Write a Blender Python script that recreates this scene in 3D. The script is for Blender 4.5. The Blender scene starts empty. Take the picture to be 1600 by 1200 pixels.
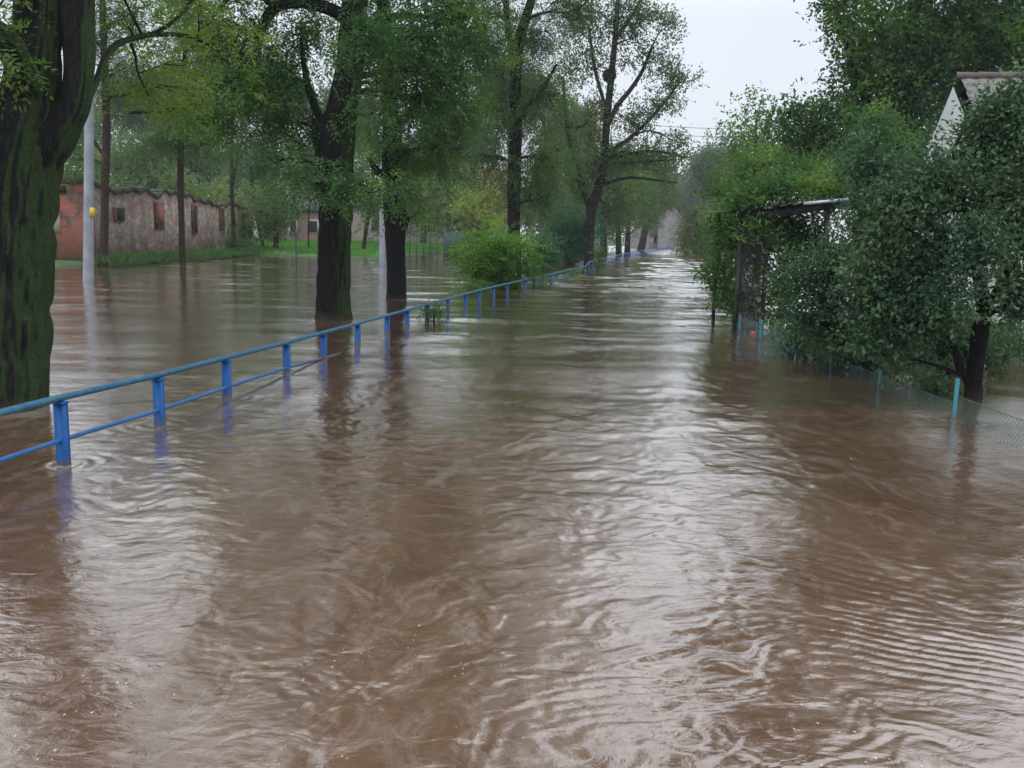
import bpy, bmesh, math, random
import numpy as np
from mathutils import Vector, Matrix
R = math.radians
PI = math.pi
random.seed(7)
scene = bpy.context.scene
COL = scene.collection

# ---------------------------------------------------------------- camera
CAMH = 1.8
F = 1400.0
ROLL = R(1.5)
PITCH = math.atan(234.9 / F)
cam_d = bpy.data.cameras.new('camera')
cam_d.sensor_width = 36; cam_d.lens = F / 1600 * 36
cam_d.clip_start = 0.05; cam_d.clip_end = 6000
cam = bpy.data.objects.new('camera', cam_d); COL.objects.link(cam)
LR = Vector((1, 0, 0)); LU = Vector((0, math.sin(PITCH), math.cos(PITCH))); FW = Vector((0, math.cos(PITCH), -math.sin(PITCH)))
cr, sr = math.cos(ROLL), math.sin(ROLL)
cR = LR * cr + LU * sr; cU = LU * cr - LR * sr
M = Matrix(((cR.x, cU.x, -FW.x, 0), (cR.y, cU.y, -FW.y, 0), (cR.z, cU.z, -FW.z, CAMH), (0, 0, 0, 1)))
cam.matrix_world = M
scene.camera = cam

# ---------------------------------------------------------------- sky and sun (overcast)
world = bpy.data.worlds.new("World"); scene.world = world; world.use_nodes = True
wn = world.node_tree; wn.nodes.clear()
wo = wn.nodes.new('ShaderNodeOutputWorld'); bg = wn.nodes.new('ShaderNodeBackground')
sky = wn.nodes.new('ShaderNodeTexSky'); sky.sky_type = 'NISHITA'; sky.sun_disc = False
sky.sun_elevation = R(50); sky.sun_rotation = R(200); sky.dust_density = 4; sky.air_density = 1.5
tc = wn.nodes.new('ShaderNodeTexCoord'); sx = wn.nodes.new('ShaderNodeSeparateXYZ')
ns = wn.nodes.new('ShaderNodeTexNoise'); ns.inputs['Scale'].default_value = 1.6; ns.inputs['Detail'].default_value = 4
ramp = wn.nodes.new('ShaderNodeValToRGB')
ramp.color_ramp.elements[0].position = 0.0; ramp.color_ramp.elements[0].color = (0.355, 0.37, 0.405, 1)
ramp.color_ramp.elements[1].position = 0.95; ramp.color_ramp.elements[1].color = (0.93, 0.97, 1.0, 1)
_e = ramp.color_ramp.elements.new(0.22); _e.color = (0.345, 0.37, 0.405, 1)
_e = ramp.color_ramp.elements.new(0.36); _e.color = (0.52, 0.55, 0.59, 1)
_e = ramp.color_ramp.elements.new(0.6); _e.color = (0.74, 0.78, 0.82, 1)
mixn = wn.nodes.new('ShaderNodeMix'); mixn.data_type = 'RGBA'; mixn.blend_type = 'MULTIPLY'; mixn.inputs[0].default_value = 1
r2 = wn.nodes.new('ShaderNodeValToRGB')
r2.color_ramp.elements[0].position = 0.3; r2.color_ramp.elements[0].color = (0.86, 0.88, 0.91, 1)
r2.color_ramp.elements[1].position = 0.7; r2.color_ramp.elements[1].color = (1.04, 1.03, 1.02, 1)
scl = wn.nodes.new('ShaderNodeMix'); scl.data_type = 'RGBA'; scl.blend_type = 'MULTIPLY'; scl.inputs[0].default_value = 1
scl.inputs[7].default_value = (21.5, 21.5, 21.5, 1)
cl = wn.nodes.new('ShaderNodeMix'); cl.data_type = 'RGBA'; cl.inputs[0].default_value = 0.93
L = wn.links
L.new(tc.outputs['Generated'], sx.inputs[0]); L.new(sx.outputs['Z'], ramp.inputs[0])
L.new(tc.outputs['Generated'], ns.inputs['Vector']); L.new(ns.outputs['Fac'], r2.inputs[0])
L.new(ramp.outputs[0], mixn.inputs[6]); L.new(r2.outputs[0], mixn.inputs[7])
L.new(mixn.outputs[2], scl.inputs[6]); L.new(sky.outputs[0], cl.inputs[6]); L.new(scl.outputs[2], cl.inputs[7])
L.new(cl.outputs[2], bg.inputs[0]); bg.inputs[1].default_value = 0.1
L.new(bg.outputs[0], wo.inputs[0])
sund = bpy.data.lights.new('sun', 'SUN'); sund.energy = 0.5; sund.angle = R(25); sund.color = (1, 0.97, 0.93)
sun = bpy.data.objects.new('sun', sund); COL.objects.link(sun)
sun.rotation_euler = (R(40), 0, R(-20))
scene.view_settings.view_transform = 'Standard'; scene.view_settings.look = 'None'
scene.view_settings.exposure = 0.28; scene.view_settings.gamma = 1
scene.view_settings.use_curve_mapping = False
scene.render.engine = 'CYCLES'
scene.cycles.max_bounces = 8; scene.cycles.diffuse_bounces = 3; scene.cycles.glossy_bounces = 3
scene.cycles.transmission_bounces = 4; scene.cycles.volume_bounces = 0

# ---------------------------------------------------------------- helpers
def ray(px, py):
    u, v = px - 800.0, py - 600.0
    u2 = u * cr + v * sr; v2 = -u * sr + v * cr
    return LR * (u2 / F) + LU * (-v2 / F) + FW
def W(px, py, Y):
    r = ray(px, py); t = Y / r.y
    return Vector((r.x * t, Y, CAMH + r.z * t))
def G(px, py, z=0.0):
    r = ray(px, py); t = (z - CAMH) / r.z
    return Vector((r.x * t, r.y * t, z))
def nrm(a): return a / np.maximum(np.linalg.norm(a, axis=-1, keepdims=True), 1e-9)

_lat = {}
def vnoise(x, y, seed=0):
    if seed not in _lat: _lat[seed] = np.random.default_rng(seed).random((256, 256))
    T = _lat[seed]
    xi = np.floor(x).astype(int); yi = np.floor(y).astype(int)
    fx = x - xi; fy = y - yi
    fx = fx * fx * fx * (fx * (fx * 6 - 15) + 10); fy = fy * fy * fy * (fy * (fy * 6 - 15) + 10)
    a = T[xi & 255, yi & 255]; b = T[(xi + 1) & 255, yi & 255]; c = T[xi & 255, (yi + 1) & 255]; d = T[(xi + 1) & 255, (yi + 1) & 255]
    return (a * (1 - fx) + b * fx) * (1 - fy) + (c * (1 - fx) + d * fx) * fy
def fbm(x, y, seed=0, o=4, g=0.5):
    s = 0; a = 1; t = 0
    for i in range(o):
        s = s + a * vnoise(x * 2 ** i + 13.7 * i, y * 2 ** i + 7.1 * i, seed + i); t += a; a *= g
    return s / t

class Buf:
    """collects quads into one mesh"""
    def __init__(s): s.v = []; s.f = []; s.n = 0
    def add(s, v, f):
        v = np.asarray(v, dtype=np.float64).reshape(-1, 3); f = np.asarray(f, dtype=np.int64).reshape(-1, 4)
        s.v.append(v); s.f.append(f + s.n); s.n += len(v); return s
    def box(s, c, size, ux=(1, 0, 0), uz=(0, 0, 1)):
        ux = np.array(ux, float); ux /= np.linalg.norm(ux); uz = np.array(uz, float); uz /= np.linalg.norm(uz)
        uy = np.cross(uz, ux); uy /= np.linalg.norm(uy); uz = np.cross(ux, uy)
        v = []
        for a in (-.5, .5):
            for b in (-.5, .5):
                for d in (-.5, .5):
                    v.append(np.array(c, float) + ux * a * size[0] + uy * b * size[1] + uz * d * size[2])
        return s.add(v, [(0, 1, 3, 2), (4, 6, 7, 5), (0, 4, 5, 1), (2, 3, 7, 6), (0, 2, 6, 4), (1, 5, 7, 3)])
    def tube(s, pts, rad, n=8, rough=0.0, seed=0, resample=0, cap=False, flat=1.0):
        P = np.array([tuple(p) for p in pts], float); r = np.array(rad, float) * np.ones(len(P))
        if resample:
            P, r = catmull(P, r, resample)
        m = len(P)
        T = np.gradient(P, axis=0); T = nrm(T)
        up = np.array([0, 0, 1.0]) if abs(T[0, 2]) < 0.9 else np.array([1.0, 0, 0])
        a = np.cross(T[0], up); a /= np.linalg.norm(a)
        A = np.zeros_like(P)
        for i in range(m):
            a = a - T[i] * a.dot(T[i]); a /= max(np.linalg.norm(a), 1e-9); A[i] = a
        B = np.cross(T, A)
        th = np.arange(n) / n * 2 * PI
        c, sn = np.cos(th), np.sin(th)
        rr = r[:, None] * np.ones(n)[None]
        if rough:
            L_ = np.concatenate([[0], np.cumsum(np.linalg.norm(np.diff(P, axis=0), axis=1))])
            r0 = r.max()
            k = max(3, int(2 * PI * r0 / 0.055))
            u = th[None] / (2 * PI) * k + 0 * rr
            vv = L_[:, None] / 0.42 + 0 * rr
            uw = np.where(u > k / 2, k - u, u)   # mirrored so the seam closes
            rid = np.abs(vnoise(uw + 1.2 * vnoise(uw * .7, vv * .6, seed + 3), vv, seed) - .5) * 2
            big = fbm(c[None] * 1.3 + 5 + L_[:, None] * .0, L_[:, None] * .9 / max(r0, .1) * .35 + sn[None] * 1.3, seed + 9, 3)
            rr = rr * (1 + rough * (rid - .4) + rough * 1.3 * (big - .5))
        V = P[:, None] + rr[..., None] * (A[:, None] * c[None, :, None] + B[:, None] * sn[None, :, None] * flat)
        idx = np.arange(m * n).reshape(m, n)
        q = np.stack([idx[:-1], np.roll(idx, -1, 1)[:-1], np.roll(idx, -1, 1)[1:], idx[1:]], -1).reshape(-1, 4)
        s.add(V.reshape(-1, 3), q)
        if cap:
            for e, i in ((0, 0), (1, m - 1)):
                cpt = P[i]; vs = np.concatenate([V[i], cpt[None]])
                fs = [(j, (j + 1) % n, n, n) for j in range(n)]
                # fan as degenerate-free quads: pair the triangles
                fs = [(j, (j + 1) % n, (j + 2) % n, n) for j in range(0, n - 1, 2)]
                s.add(vs, fs)
        return s
    def sheet(s, fn, nu, nv):
        u, v = np.meshgrid(np.linspace(0, 1, nu + 1), np.linspace(0, 1, nv + 1), indexing='ij')
        V = fn(u, v).reshape(-1, 3); idx = np.arange((nu + 1) * (nv + 1)).reshape(nu + 1, nv + 1)
        return s.add(V, np.stack([idx[:-1, :-1], idx[1:, :-1], idx[1:, 1:], idx[:-1, 1:]], -1))
    def build(s, name, mat, parent=None, smooth=False, origin=None):
        V = np.concatenate(s.v); Fq = np.concatenate(s.f)
        if origin is not None: V = V - np.array(tuple(origin))
        me = bpy.data.meshes.new(name)
        me.vertices.add(len(V)); me.vertices.foreach_set('co', V.astype(np.float32).ravel())
        me.loops.add(len(Fq) * 4); me.loops.foreach_set('vertex_index', Fq.astype(np.int32).ravel())
        me.polygons.add(len(Fq)); me.polygons.foreach_set('loop_start', np.arange(0, len(Fq) * 4, 4, dtype=np.int32))
        me.polygons.foreach_set('loop_total', np.full(len(Fq), 4, dtype=np.int32))
        if smooth: me.polygons.foreach_set('use_smooth', np.ones(len(Fq), dtype=bool))
        me.update(calc_edges=True); me.validate()
        me.materials.append(mat)
        o = bpy.data.objects.new(name, me); COL.objects.link(o)
        if parent is not None:
            o.parent = parent
        elif origin is not None:
            o.location = origin
        return o
def catmull(P, r, k):
    out = []; ro = []
    n = len(P)
    for i in range(n - 1):
        p0 = P[max(i - 1, 0)]; p1 = P[i]; p2 = P[i + 1]; p3 = P[min(i + 2, n - 1)]
        for j in range(k):
            t = j / k
            out.append(.5 * ((2 * p1) + (-p0 + p2) * t + (2 * p0 - 5 * p1 + 4 * p2 - p3) * t * t + (-p0 + 3 * p1 - 3 * p2 + p3) * t ** 3))
            ro.append(r[i] * (1 - t) + r[i + 1] * t)
    out.append(P[-1]); ro.append(r[-1])
    return np.array(out), np.array(ro)
def tag(o, label=None, cat=None, group=None, kind=None):
    if label: o['label'] = label
    if cat: o['category'] = cat
    if group: o['group'] = group
    if kind: o['kind'] = kind
    return o
def thing(name, label, cat, loc=(0, 0, 0), group=None):
    o = bpy.data.objects.new(name, None); COL.objects.link(o); o.location = loc; o.empty_display_size = .2
    return tag(o, label, cat, group)

# ---------------------------------------------------------------- materials
def mat_new(name):
    m = bpy.data.materials.new(name); m.use_nodes = True
    nt = m.node_tree; b = nt.nodes['Principled BSDF']
    return m, nt, b
def N(nt, t, **kw):
    n = nt.nodes.new(t)
    for k, v in kw.items():
        if k in n.inputs.keys(): n.inputs[k].default_value = v
        else: setattr(n, k, v)
    return n
def rampn(nt, src, stops):
    r = nt.nodes.new('ShaderNodeValToRGB'); e = r.color_ramp.elements
    while len(e) < len(stops): e.new(0.5)
    for i, (p, c) in enumerate(stops): e[i].position = p; e[i].color = (*c, 1) if len(c) == 3 else c
    nt.links.new(src, r.inputs[0]); return r.outputs[0]
def mixc(nt, fac, a, b, mode='MIX'):
    m = nt.nodes.new('ShaderNodeMix'); m.data_type = 'RGBA'; m.blend_type = mode
    for s, i in ((fac, 0), (a, 6), (b, 7)):
        if hasattr(s, 'links'): nt.links.new(s, m.inputs[i])
        else: m.inputs[i].default_value = s if i == 0 else (*s, 1)
    return m.outputs[2]
def noise(nt, scale, detail=4, vec=None, rough=.55, dist=0):
    n = N(nt, 'ShaderNodeTexNoise', Scale=scale, Detail=detail, Roughness=rough, Distortion=dist)
    if vec is not None: nt.links.new(vec, n.inputs['Vector'])
    return n.outputs['Fac']
def pos(nt, scale=(1, 1, 1), rot=(0, 0, 0)):
    g = nt.nodes.new('ShaderNodeNewGeometry'); mp = nt.nodes.new('ShaderNodeMapping')
    mp.inputs['Scale'].default_value = scale; mp.inputs['Rotation'].default_value = rot
    nt.links.new(g.outputs['Position'], mp.inputs[0]); return mp.outputs[0]
def bump(nt, b, h, strength=.3, dist=.02):
    n = N(nt, 'ShaderNodeBump', Strength=strength, Distance=dist); nt.links.new(h, n.inputs['Height']); nt.links.new(n.outputs[0], b.inputs['Normal']); return n
def plain(name, c1, c2, scale=6, rough=.6, bs=.15, metal=0, stops=(.35, .65), detail=5):
    m, nt, b = mat_new(name); v = pos(nt); f = noise(nt, scale, detail, v)
    nt.links.new(rampn(nt, f, [(stops[0], c1), (stops[1], c2)]), b.inputs['Base Color'])
    b.inputs['Roughness'].default_value = rough; b.inputs['Metallic'].default_value = metal
    if bs: bump(nt, b, noise(nt, scale * 6, 3, v), bs, .01)
    return m
def leafmat(name, c1, c2, c3=None, clump=.9, trans=.42, rough=.6, spec=.2):
    """c1 dark, c2 mid leaf colours; c3 young leaves, appearing by clumps"""
    m, nt, b = mat_new(name)
    g = nt.nodes.new('ShaderNodeNewGeometry')
    f = rampn(nt, g.outputs['Random Per Island'], [(0, c1), (1, c2)])
    if c3:
        n1 = noise(nt, clump, 2, pos(nt)); k = rampn(nt, n1, [(.5, (0, 0, 0)), (.66, (1, 1, 1))])
        f = mixc(nt, k, f, c3)
    n2 = noise(nt, clump * .6, 2, pos(nt)); k2 = rampn(nt, n2, [(.35, (.72, .78, .8)), (.65, (1.15, 1.1, 1.0))])
    f = mixc(nt, 1.0, f, k2, 'MULTIPLY'); f = mixc(nt, 1.0, f, (1.18, 1.18, 1.18), 'MULTIPLY')
    nt.links.new(f, b.inputs['Base Color']); b.inputs['Roughness'].default_value = rough
    b.inputs['Specular IOR Level'].default_value = spec
    t = nt.nodes.new('ShaderNodeBsdfTranslucent'); mx = nt.nodes.new('ShaderNodeMixShader'); mx.inputs[0].default_value = trans
    nt.links.new(mixc(nt, 1.0, f, (1.3, 1.5, .8), 'MULTIPLY'), t.inputs[0])
    out = nt.nodes['Material Output']
    nt.links.new(b.outputs[0], mx.inputs[1]); nt.links.new(t.outputs[0], mx.inputs[2]); nt.links.new(mx.outputs[0], out.inputs[0])
    return m
def barkmat(name, c1, c2, moss=None, mossdir=(1, 0, 0), mossw=(.0, .5), bs=.8, sc=1.0):
    m, nt, b = mat_new(name)
    v = pos(nt, (15 * sc, 15 * sc, 3.2 * sc)); f = noise(nt, 1.2, 6, v, .65, .6)
    vo = N(nt, 'ShaderNodeTexVoronoi', Scale=1.6, feature='DISTANCE_TO_EDGE'); nt.links.new(v, vo.inputs['Vector'])
    c = rampn(nt, f, [(.3, c1), (.7, c2)])
    crk = rampn(nt, vo.outputs[0], [(0, (.35, .35, .35)), (.18, (1, 1, 1))])
    c = mixc(nt, .8, c, crk, 'MULTIPLY')
    if moss:
        g = nt.nodes.new('ShaderNodeNewGeometry'); d = N(nt, 'ShaderNodeVectorMath', operation='DOT_PRODUCT')
        nt.links.new(g.outputs['Normal'], d.inputs[0]); d.inputs[1].default_value = mossdir
        n1 = noise(nt, 6, 7, pos(nt, (1.5, 1.5, .8)), .75)
        a = N(nt, 'ShaderNodeMath', operation='MULTIPLY_ADD'); nt.links.new(n1, a.inputs[0]); a.inputs[1].default_value = .6
        hd = N(nt, 'ShaderNodeMath', operation='MULTIPLY'); nt.links.new(d.outputs['Value'], hd.inputs[0]); hd.inputs[1].default_value = .5
        nt.links.new(hd.outputs[0], a.inputs[2])
        k = rampn(nt, a.outputs[0], [(mossw[0], (0, 0, 0)), (mossw[1], (1, 1, 1))])
        mc = rampn(nt, noise(nt, 38, 6, pos(nt)), [(.3, tuple(x * .55 for x in moss)), (.7, tuple(x * 1.25 for x in moss))])
        c = mixc(nt, k, c, mc)
    sz_ = nt.nodes.new('ShaderNodeSeparateXYZ'); nt.links.new(pos(nt, (1, 1, 1)), sz_.inputs[0])
    az = N(nt, 'ShaderNodeMath', operation='MULTIPLY_ADD'); nt.links.new(noise(nt, 5, 4, pos(nt)), az.inputs[0]); az.inputs[1].default_value = .3; nt.links.new(sz_.outputs['Z'], az.inputs[2])
    c = mixc(nt, rampn(nt, az.outputs[0], [(.16, (.7, .7, .7)), (.32, (0, 0, 0))]), c, (.045, .034, .026))
    nt.links.new(c, b.inputs['Base Color']); b.inputs['Roughness'].default_value = .9; b.inputs['Specular IOR Level'].default_value = .15
    h = mixc(nt, .5, f, vo.outputs[0]); bump(nt, b, h, bs, .03)
    return m

M_bark = barkmat('wet_bark', (.006, .006, .007), (.018, .016, .016), moss=(.022, .042, .013), mossdir=(.95, -.30, .0), mossw=(.60, .70))
M_bark1 = barkmat('mossy_bark', (.007, .008, .009), (.022, .023, .022), moss=(.030, .052, .020), mossdir=(.99, -.12, .05), mossw=(.61, .72))
M_barkd = barkmat('black_wet_bark', (.006, .006, .007), (.017, .015, .016))
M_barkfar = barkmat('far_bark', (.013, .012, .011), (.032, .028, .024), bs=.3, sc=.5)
M_barkred = barkmat('reddish_bark', (.03, .02, .017), (.07, .045, .036), bs=.4)
M_twig = plain('twig_bark', (.016, .015, .014), (.035, .03, .026), 8, .8, 0)
M_ash = leafmat('ash_leaves', (0.036, 0.088, 0.036), (0.072, 0.144, 0.054), (0.120, 0.196, 0.047))
M_ashy = leafmat('yellowing_ash_leaves', (0.054, 0.108, 0.029), (0.108, 0.165, 0.040), (0.180, 0.206, 0.040), clump=.7)
M_ash2 = leafmat('dull_ash_leaves', (0.042, 0.088, 0.035), (0.084, 0.139, 0.049), (0.120, 0.165, 0.047), clump=.4)
M_airy = leafmat('grey_green_leaves', (0.042, 0.072, 0.032), (0.090, 0.124, 0.050), clump=.3)
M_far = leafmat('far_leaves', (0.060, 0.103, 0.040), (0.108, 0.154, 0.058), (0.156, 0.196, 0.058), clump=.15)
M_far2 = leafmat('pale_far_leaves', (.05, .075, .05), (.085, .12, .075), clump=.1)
M_dark = leafmat('maple_leaves', (0.026, 0.067, 0.029), (0.060, 0.118, 0.043), (0.108, 0.206, 0.040), clump=.5)
M_apple = leafmat('apple_leaves', (0.028, 0.068, 0.041), (0.062, 0.115, 0.064), (0.085, 0.137, 0.069), clump=1.2, trans=.35, rough=.5, spec=.3)
M_vine = leafmat('vine_leaves', (.035, .09, .028), (.07, .145, .04), (.13, .21, .045), clump=1.2)
M_bright = leafmat('shrub_leaves', (.05, .13, .018), (.10, .21, .03), (.15, .25, .04), clump=1.0)
M_teal = leafmat('bluish_shrub_leaves', (0.025, 0.090, 0.055), (0.055, 0.145, 0.080), clump=.6)
M_willow = leafmat('willow_leaves', (.06, .09, .03), (.11, .14, .045), clump=.4)
M_weed = leafmat('weed_leaves', (0.040, 0.100, 0.030), (0.085, 0.170, 0.050), clump=1.5)

# ---------------------------------------------------------------- foliage
def kites(buf, p, d, nr, ln, wd):
    """leaf kites: base p, direction d, normal nr"""
    sd = nrm(np.cross(nr, d)); ln = ln[:, None]; wd = wd[:, None]
    a = p; t = p + d * ln; m = p + d * ln * .45
    b = m + sd * wd * .5 - nr * wd * .12; c = m - sd * wd * .5 - nr * wd * .12
    V = np.stack([a, b, t, c], 1).reshape(-1, 3)
    buf.add(V, np.arange(len(p) * 4).reshape(-1, 4))
def foliage(buf, C, rc, rng, kind='ash', size=.09, sprays=14, cc=None, droop=.35):
    n = len(C)
    if kind == 'ash':
        S = np.repeat(C, sprays, 0); S = S + rng.normal(0, rc, S.shape) * np.array([1, 1, .6])
        out = S - cc if cc is not None else S * 0
        d = nrm(nrm(out) * .5 + rng.normal(0, .7, S.shape) + np.array([0, 0, -droop]))
        L_ = size * 3.2 * (.7 + .6 * rng.random(len(S)))
        up = nrm(rng.normal(0, .45, S.shape) + np.array([0, 0, 1.0]))
        side = nrm(np.cross(d, up)); k = 9
        for j in range(k):
            t = (j + 1) / k; sg = 1 if j % 2 else -1
            if j == k - 1: ld = d
            else: ld = nrm(d * .55 + side * sg + rng.normal(0, .15, S.shape))
            p = S + d * (L_ * t)[:, None] * np.array([1, 1, 1]) + np.array([0, 0, -1]) * (L_ * t * t * .25)[:, None]
            kites(buf, p, ld, nrm(up + rng.normal(0, .2, S.shape)), size * (.75 + .5 * rng.random(len(S))) * (1.15 - .3 * t), size * .36 * np.ones(len(S)))
    else:
        S = np.repeat(C, sprays, 0); S = S + rng.normal(0, rc, S.shape)
        m = 5
        out = S - cc if cc is not None else S * 0
        d = nrm(nrm(out) * .6 + rng.normal(0, .7, S.shape) + (np.array([0, 0, .5]) if kind != 'willow' else np.array([0, 0, -3.])))
        for j in range(m):
            p = S + d * size * (j * (.75 if kind != 'willow' else 1.4))
            ld = nrm(rng.normal(0, .8, S.shape) + d * .5 + np.array([0, 0, -.35]))
            asp = .55 if kind != 'willow' else .2
            kites(buf, p, ld, nrm(rng.normal(0, .75, S.shape) + np.array([0, 0, 1.])), size * (.7 + .6 * rng.random(len(S))), size * asp * (.8 + .4 * rng.random(len(S))))

DENS = 3.0
def tree(name, label, cat, D, stems, blobs, leaf, bark, kind='ash', size=.09, dens=9, rc=.28, sprays=14, rough=.10, sides=20,
         seed=1, group=None, twig=.012, droop=.35, res=6, barkrs=6):
    """stems: [[(px,py,r_px[,dY]),...],...]; first is the trunk from its foot. blobs: (px,py,rx,ry[,dY[,density]]) in photo pixels at distance D"""
    rng = np.random.default_rng(seed)
    foot = W(stems[0][0][0], stems[0][0][1], D); foot.z = 0
    root = thing(name, label, cat, foot, group)
    S = D / F
    skP = []; skR = []
    tb = Buf(); lb = Buf(); first = True
    for st in stems:
        P = np.array([tuple(W(q[0], q[1], D + (q[3] if len(q) > 3 else 0))) for q in st]); r = np.array([q[2] * S for q in st])
        if first:
            P = np.concatenate([[P[0] + [0, 0, -.9]], P]); r = np.concatenate([[r[0] * 1.12], r])
        Pq, rq = catmull(P, r, barkrs)
        (tb if first else lb).tube(Pq, rq, sides if first else max(6, sides // 2), rough=rough, seed=seed)
        sel = slice(barkrs * 2, None) if first else slice(barkrs, None)
        skP.append(Pq[sel]); skR.append(rq[sel]); first = False
    skP = np.concatenate(skP); skR = np.concatenate(skR)
    cb = Buf()
    ctr = np.mean([tuple(W(b[0], b[1], D + (b[4] if len(b) > 4 else 0))) for b in blobs], axis=0)
    for b in blobs:
        dY = b[4] if len(b) > 4 else 0; dn = (b[5] if len(b) > 5 else 1) * dens
        c = np.array(tuple(W(b[0], b[1], D + dY))); rx, ry = b[2] * S, b[3] * S; rz = .9 * max(rx, ry)
        dist = np.linalg.norm(skP - c, axis=1) + np.maximum(0, skP[:, 2] - c[2] + .2) * 1.5
        i = int(np.argmin(dist)); a = skP[i]; r0 = min(skR[i] * .6, .02 + .018 * dist[i] + .03 * rx)
        n = max(3, int(dn * (DENS if b[1] > -25 else 1.9 if name in ('ash_tree', 'row_tree') else 1.0) * rx * ry * PI))
        mid = a * .55 + c * .45 + rng.normal(0, .06, 3) * dist[i] + np.array([0, 0, .08 * dist[i]])
        tip = c + nrm(c - a) * rx * .5
        lp, lr = catmull(np.array([a, mid, c, tip]), np.array([r0, r0 * .7, r0 * .4, r0 * .12]), 4)
        lb.tube(lp, lr, 7, rough=.06 if rough else 0, seed=seed)
        u = nrm(rng.normal(0, 1, (n, 3))) * (rng.random((n, 1)) ** (1 / 2.0))
        C = c + u * np.array([rx, rz, ry])
        for q in range(0, n, 2):
            j = rng.integers(3, len(lp)); s = lp[j]
            m1 = s * .5 + C[q] * .5 + rng.normal(0, .09, 3) * np.linalg.norm(C[q] - s)
            lb.tube([s, m1, C[q]], [max(twig * 1.4, twig), twig, twig * .35], 3)
        foliage(cb, C, rc, rng, kind, size, sprays, ctr, droop)
    tb.build('trunk', bark, root, smooth=True, origin=foot)
    lb.build('limbs', bark, root, smooth=True, origin=foot)
    cb.build('crown', leaf, root, origin=foot)
    return root

# ---------------------------------------------------------------- ground, one sheet under the flood, rising into banks
def sstep(a, b, x):
    t = np.clip((x - a) / (b - a), 0, 1); return t * t * (3 - 2 * t)
def roadx(y): return -0.35 + .19 * y
def terrain(x, y):
    z = -.65 + .0 * x
    wob = 1.2 * (fbm(x * .15 + 40, y * .15 + 40, 31, 3) - .5) * 2
    left = sstep(-17.2 + wob * .35, -18.6 + wob * .35, x) * sstep(30, 36, y)
    fieldb = sstep(53, 58, y + .12 * x + wob) * sstep(-8, -11.5, x - .17 * (y - 55))
    z = z + left * .8
    z = np.maximum(z, -.65 + fieldb * (.82 + .012 * np.clip(y - 55, 0, 60)))
    far = sstep(150, 185, y + wob * 3); z = np.maximum(z, -.65 + far * .85)
    right = sstep(24, 40, x - .05 * y) ; z = np.maximum(z, -.65 + right * 1.2)
    return z + .10 * (fbm(x * .4 + 9, y * .4 + 9, 5, 3) - .5) * sstep(-.3, .1, z)
def sg(n, mx, c=0, p=3.2):
    t = np.linspace(-1, 1, n); return c + mx * np.sinh(p * 2 * t) / np.sinh(p * 2)
gx = sg(260, 2500, -8); gy = sg(300, 2500, 60)
X, Y = np.meshgrid(gx, gy, indexing='ij'); Z = terrain(X, Y)
idx = np.arange(X.size).reshape(X.shape)
gb = Buf().add(np.stack([X, Y, Z], -1), np.stack([idx[:-1, :-1], idx[1:, :-1], idx[1:, 1:], idx[:-1, 1:]], -1))
m, nt, b = mat_new('grassy_ground'); v = pos(nt)
c = rampn(nt, noise(nt, .5, 5, v), [(.35, (.045, .10, .03)), (.6, (.08, .18, .045))])
c = mixc(nt, rampn(nt, noise(nt, .9, 4, v), [(.55, (0, 0, 0)), (.7, (1, 1, 1))]), c, (.07, .09, .035))
sz = nt.nodes.new('ShaderNodeSeparateXYZ'); nt.links.new(pos(nt), sz.inputs[0])
c = mixc(nt, rampn(nt, sz.outputs['Z'], [(.02, (1, 1, 1)), (.06, (0, 0, 0))]), c, (.07, .05, .035))
nt.links.new(c, b.inputs['Base Color']); b.inputs['Roughness'].default_value = .9; bump(nt, b, noise(nt, 9, 4, v), .6, .08)
tag(gb.build('ground', m, smooth=True), kind='structure')

# road surface where it climbs out of the flood
rb = Buf()
def roadf(u, v):
    y = 122 + v * 160; x = roadx(y) + 1.0 + (u - .5) * 5.5
    return np.stack([x, y, -.05 + .035 * np.clip(y - 122, 0, 12) + .016 + 0 * u], -1)
rb.sheet(roadf, 2, 40)
tag(rb.build('road', plain('wet_asphalt', (.045, .045, .05), (.08, .08, .085), 3, .25)), kind='structure')

# ---------------------------------------------------------------- the flood water
posts_early = [(100, 727), (250, 665), (355, 620), (448, 583), (504, 560), (559, 540), (604, 523), (636, 512)]
rng = np.random.default_rng(11); FARK = 1.0
NC = 900
Yr = [1.0]
while Yr[-1] < 140: Yr.append(Yr[-1] + max(.0012, min(.00078 * Yr[-1] ** 2, .125)))
while Yr[-1] < 180: Yr.append(Yr[-1] + .6)
Yr = np.array(Yr + [220, 320, 500, 800, 1400.])
cs = np.linspace(-.95, .95, NC)
Yg, Cg = np.meshgrid(Yr, cs, indexing='ij'); Xg = (Yg + 2.2) * Cg
dY = np.abs(np.gradient(Yr))[:, None] * np.ones_like(Xg)
H = np.zeros_like(Xg)
wx = Xg + .35 * (fbm(Xg * .9, Yg * .9, 41, 3) - .5) * 2 + .10 * (fbm(Xg * 4, Yg * 4, 45, 2) - .5) * 2
wy = Yg + .35 * (fbm(Xg * .9 + 50, Yg * .9 + 9, 51, 3) - .5) * 2 + .10 * (fbm(Xg * 4 + 5, Yg * 4 + 9, 55, 2) - .5) * 2
amp = .22 + 1.7 * sstep(.38, .68, fbm(Xg * .55 + 3, Yg * .40 + 8, 61, 4))
rdist = Xg - roadx(Yg)
flow = .55 + .6 * np.exp(-((rdist - .2) / 3.5) ** 2)
calm = 1 - .75 * sstep(1.6, 3.2, rdist + .0 * Yg) * sstep(5.5, 6.5, Yg) 
leftcalm = 1 - .5 * sstep(-2.6, -4.2, rdist + .05 * Yg) * sstep(9, 13, Yg)
NW = 84
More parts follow.
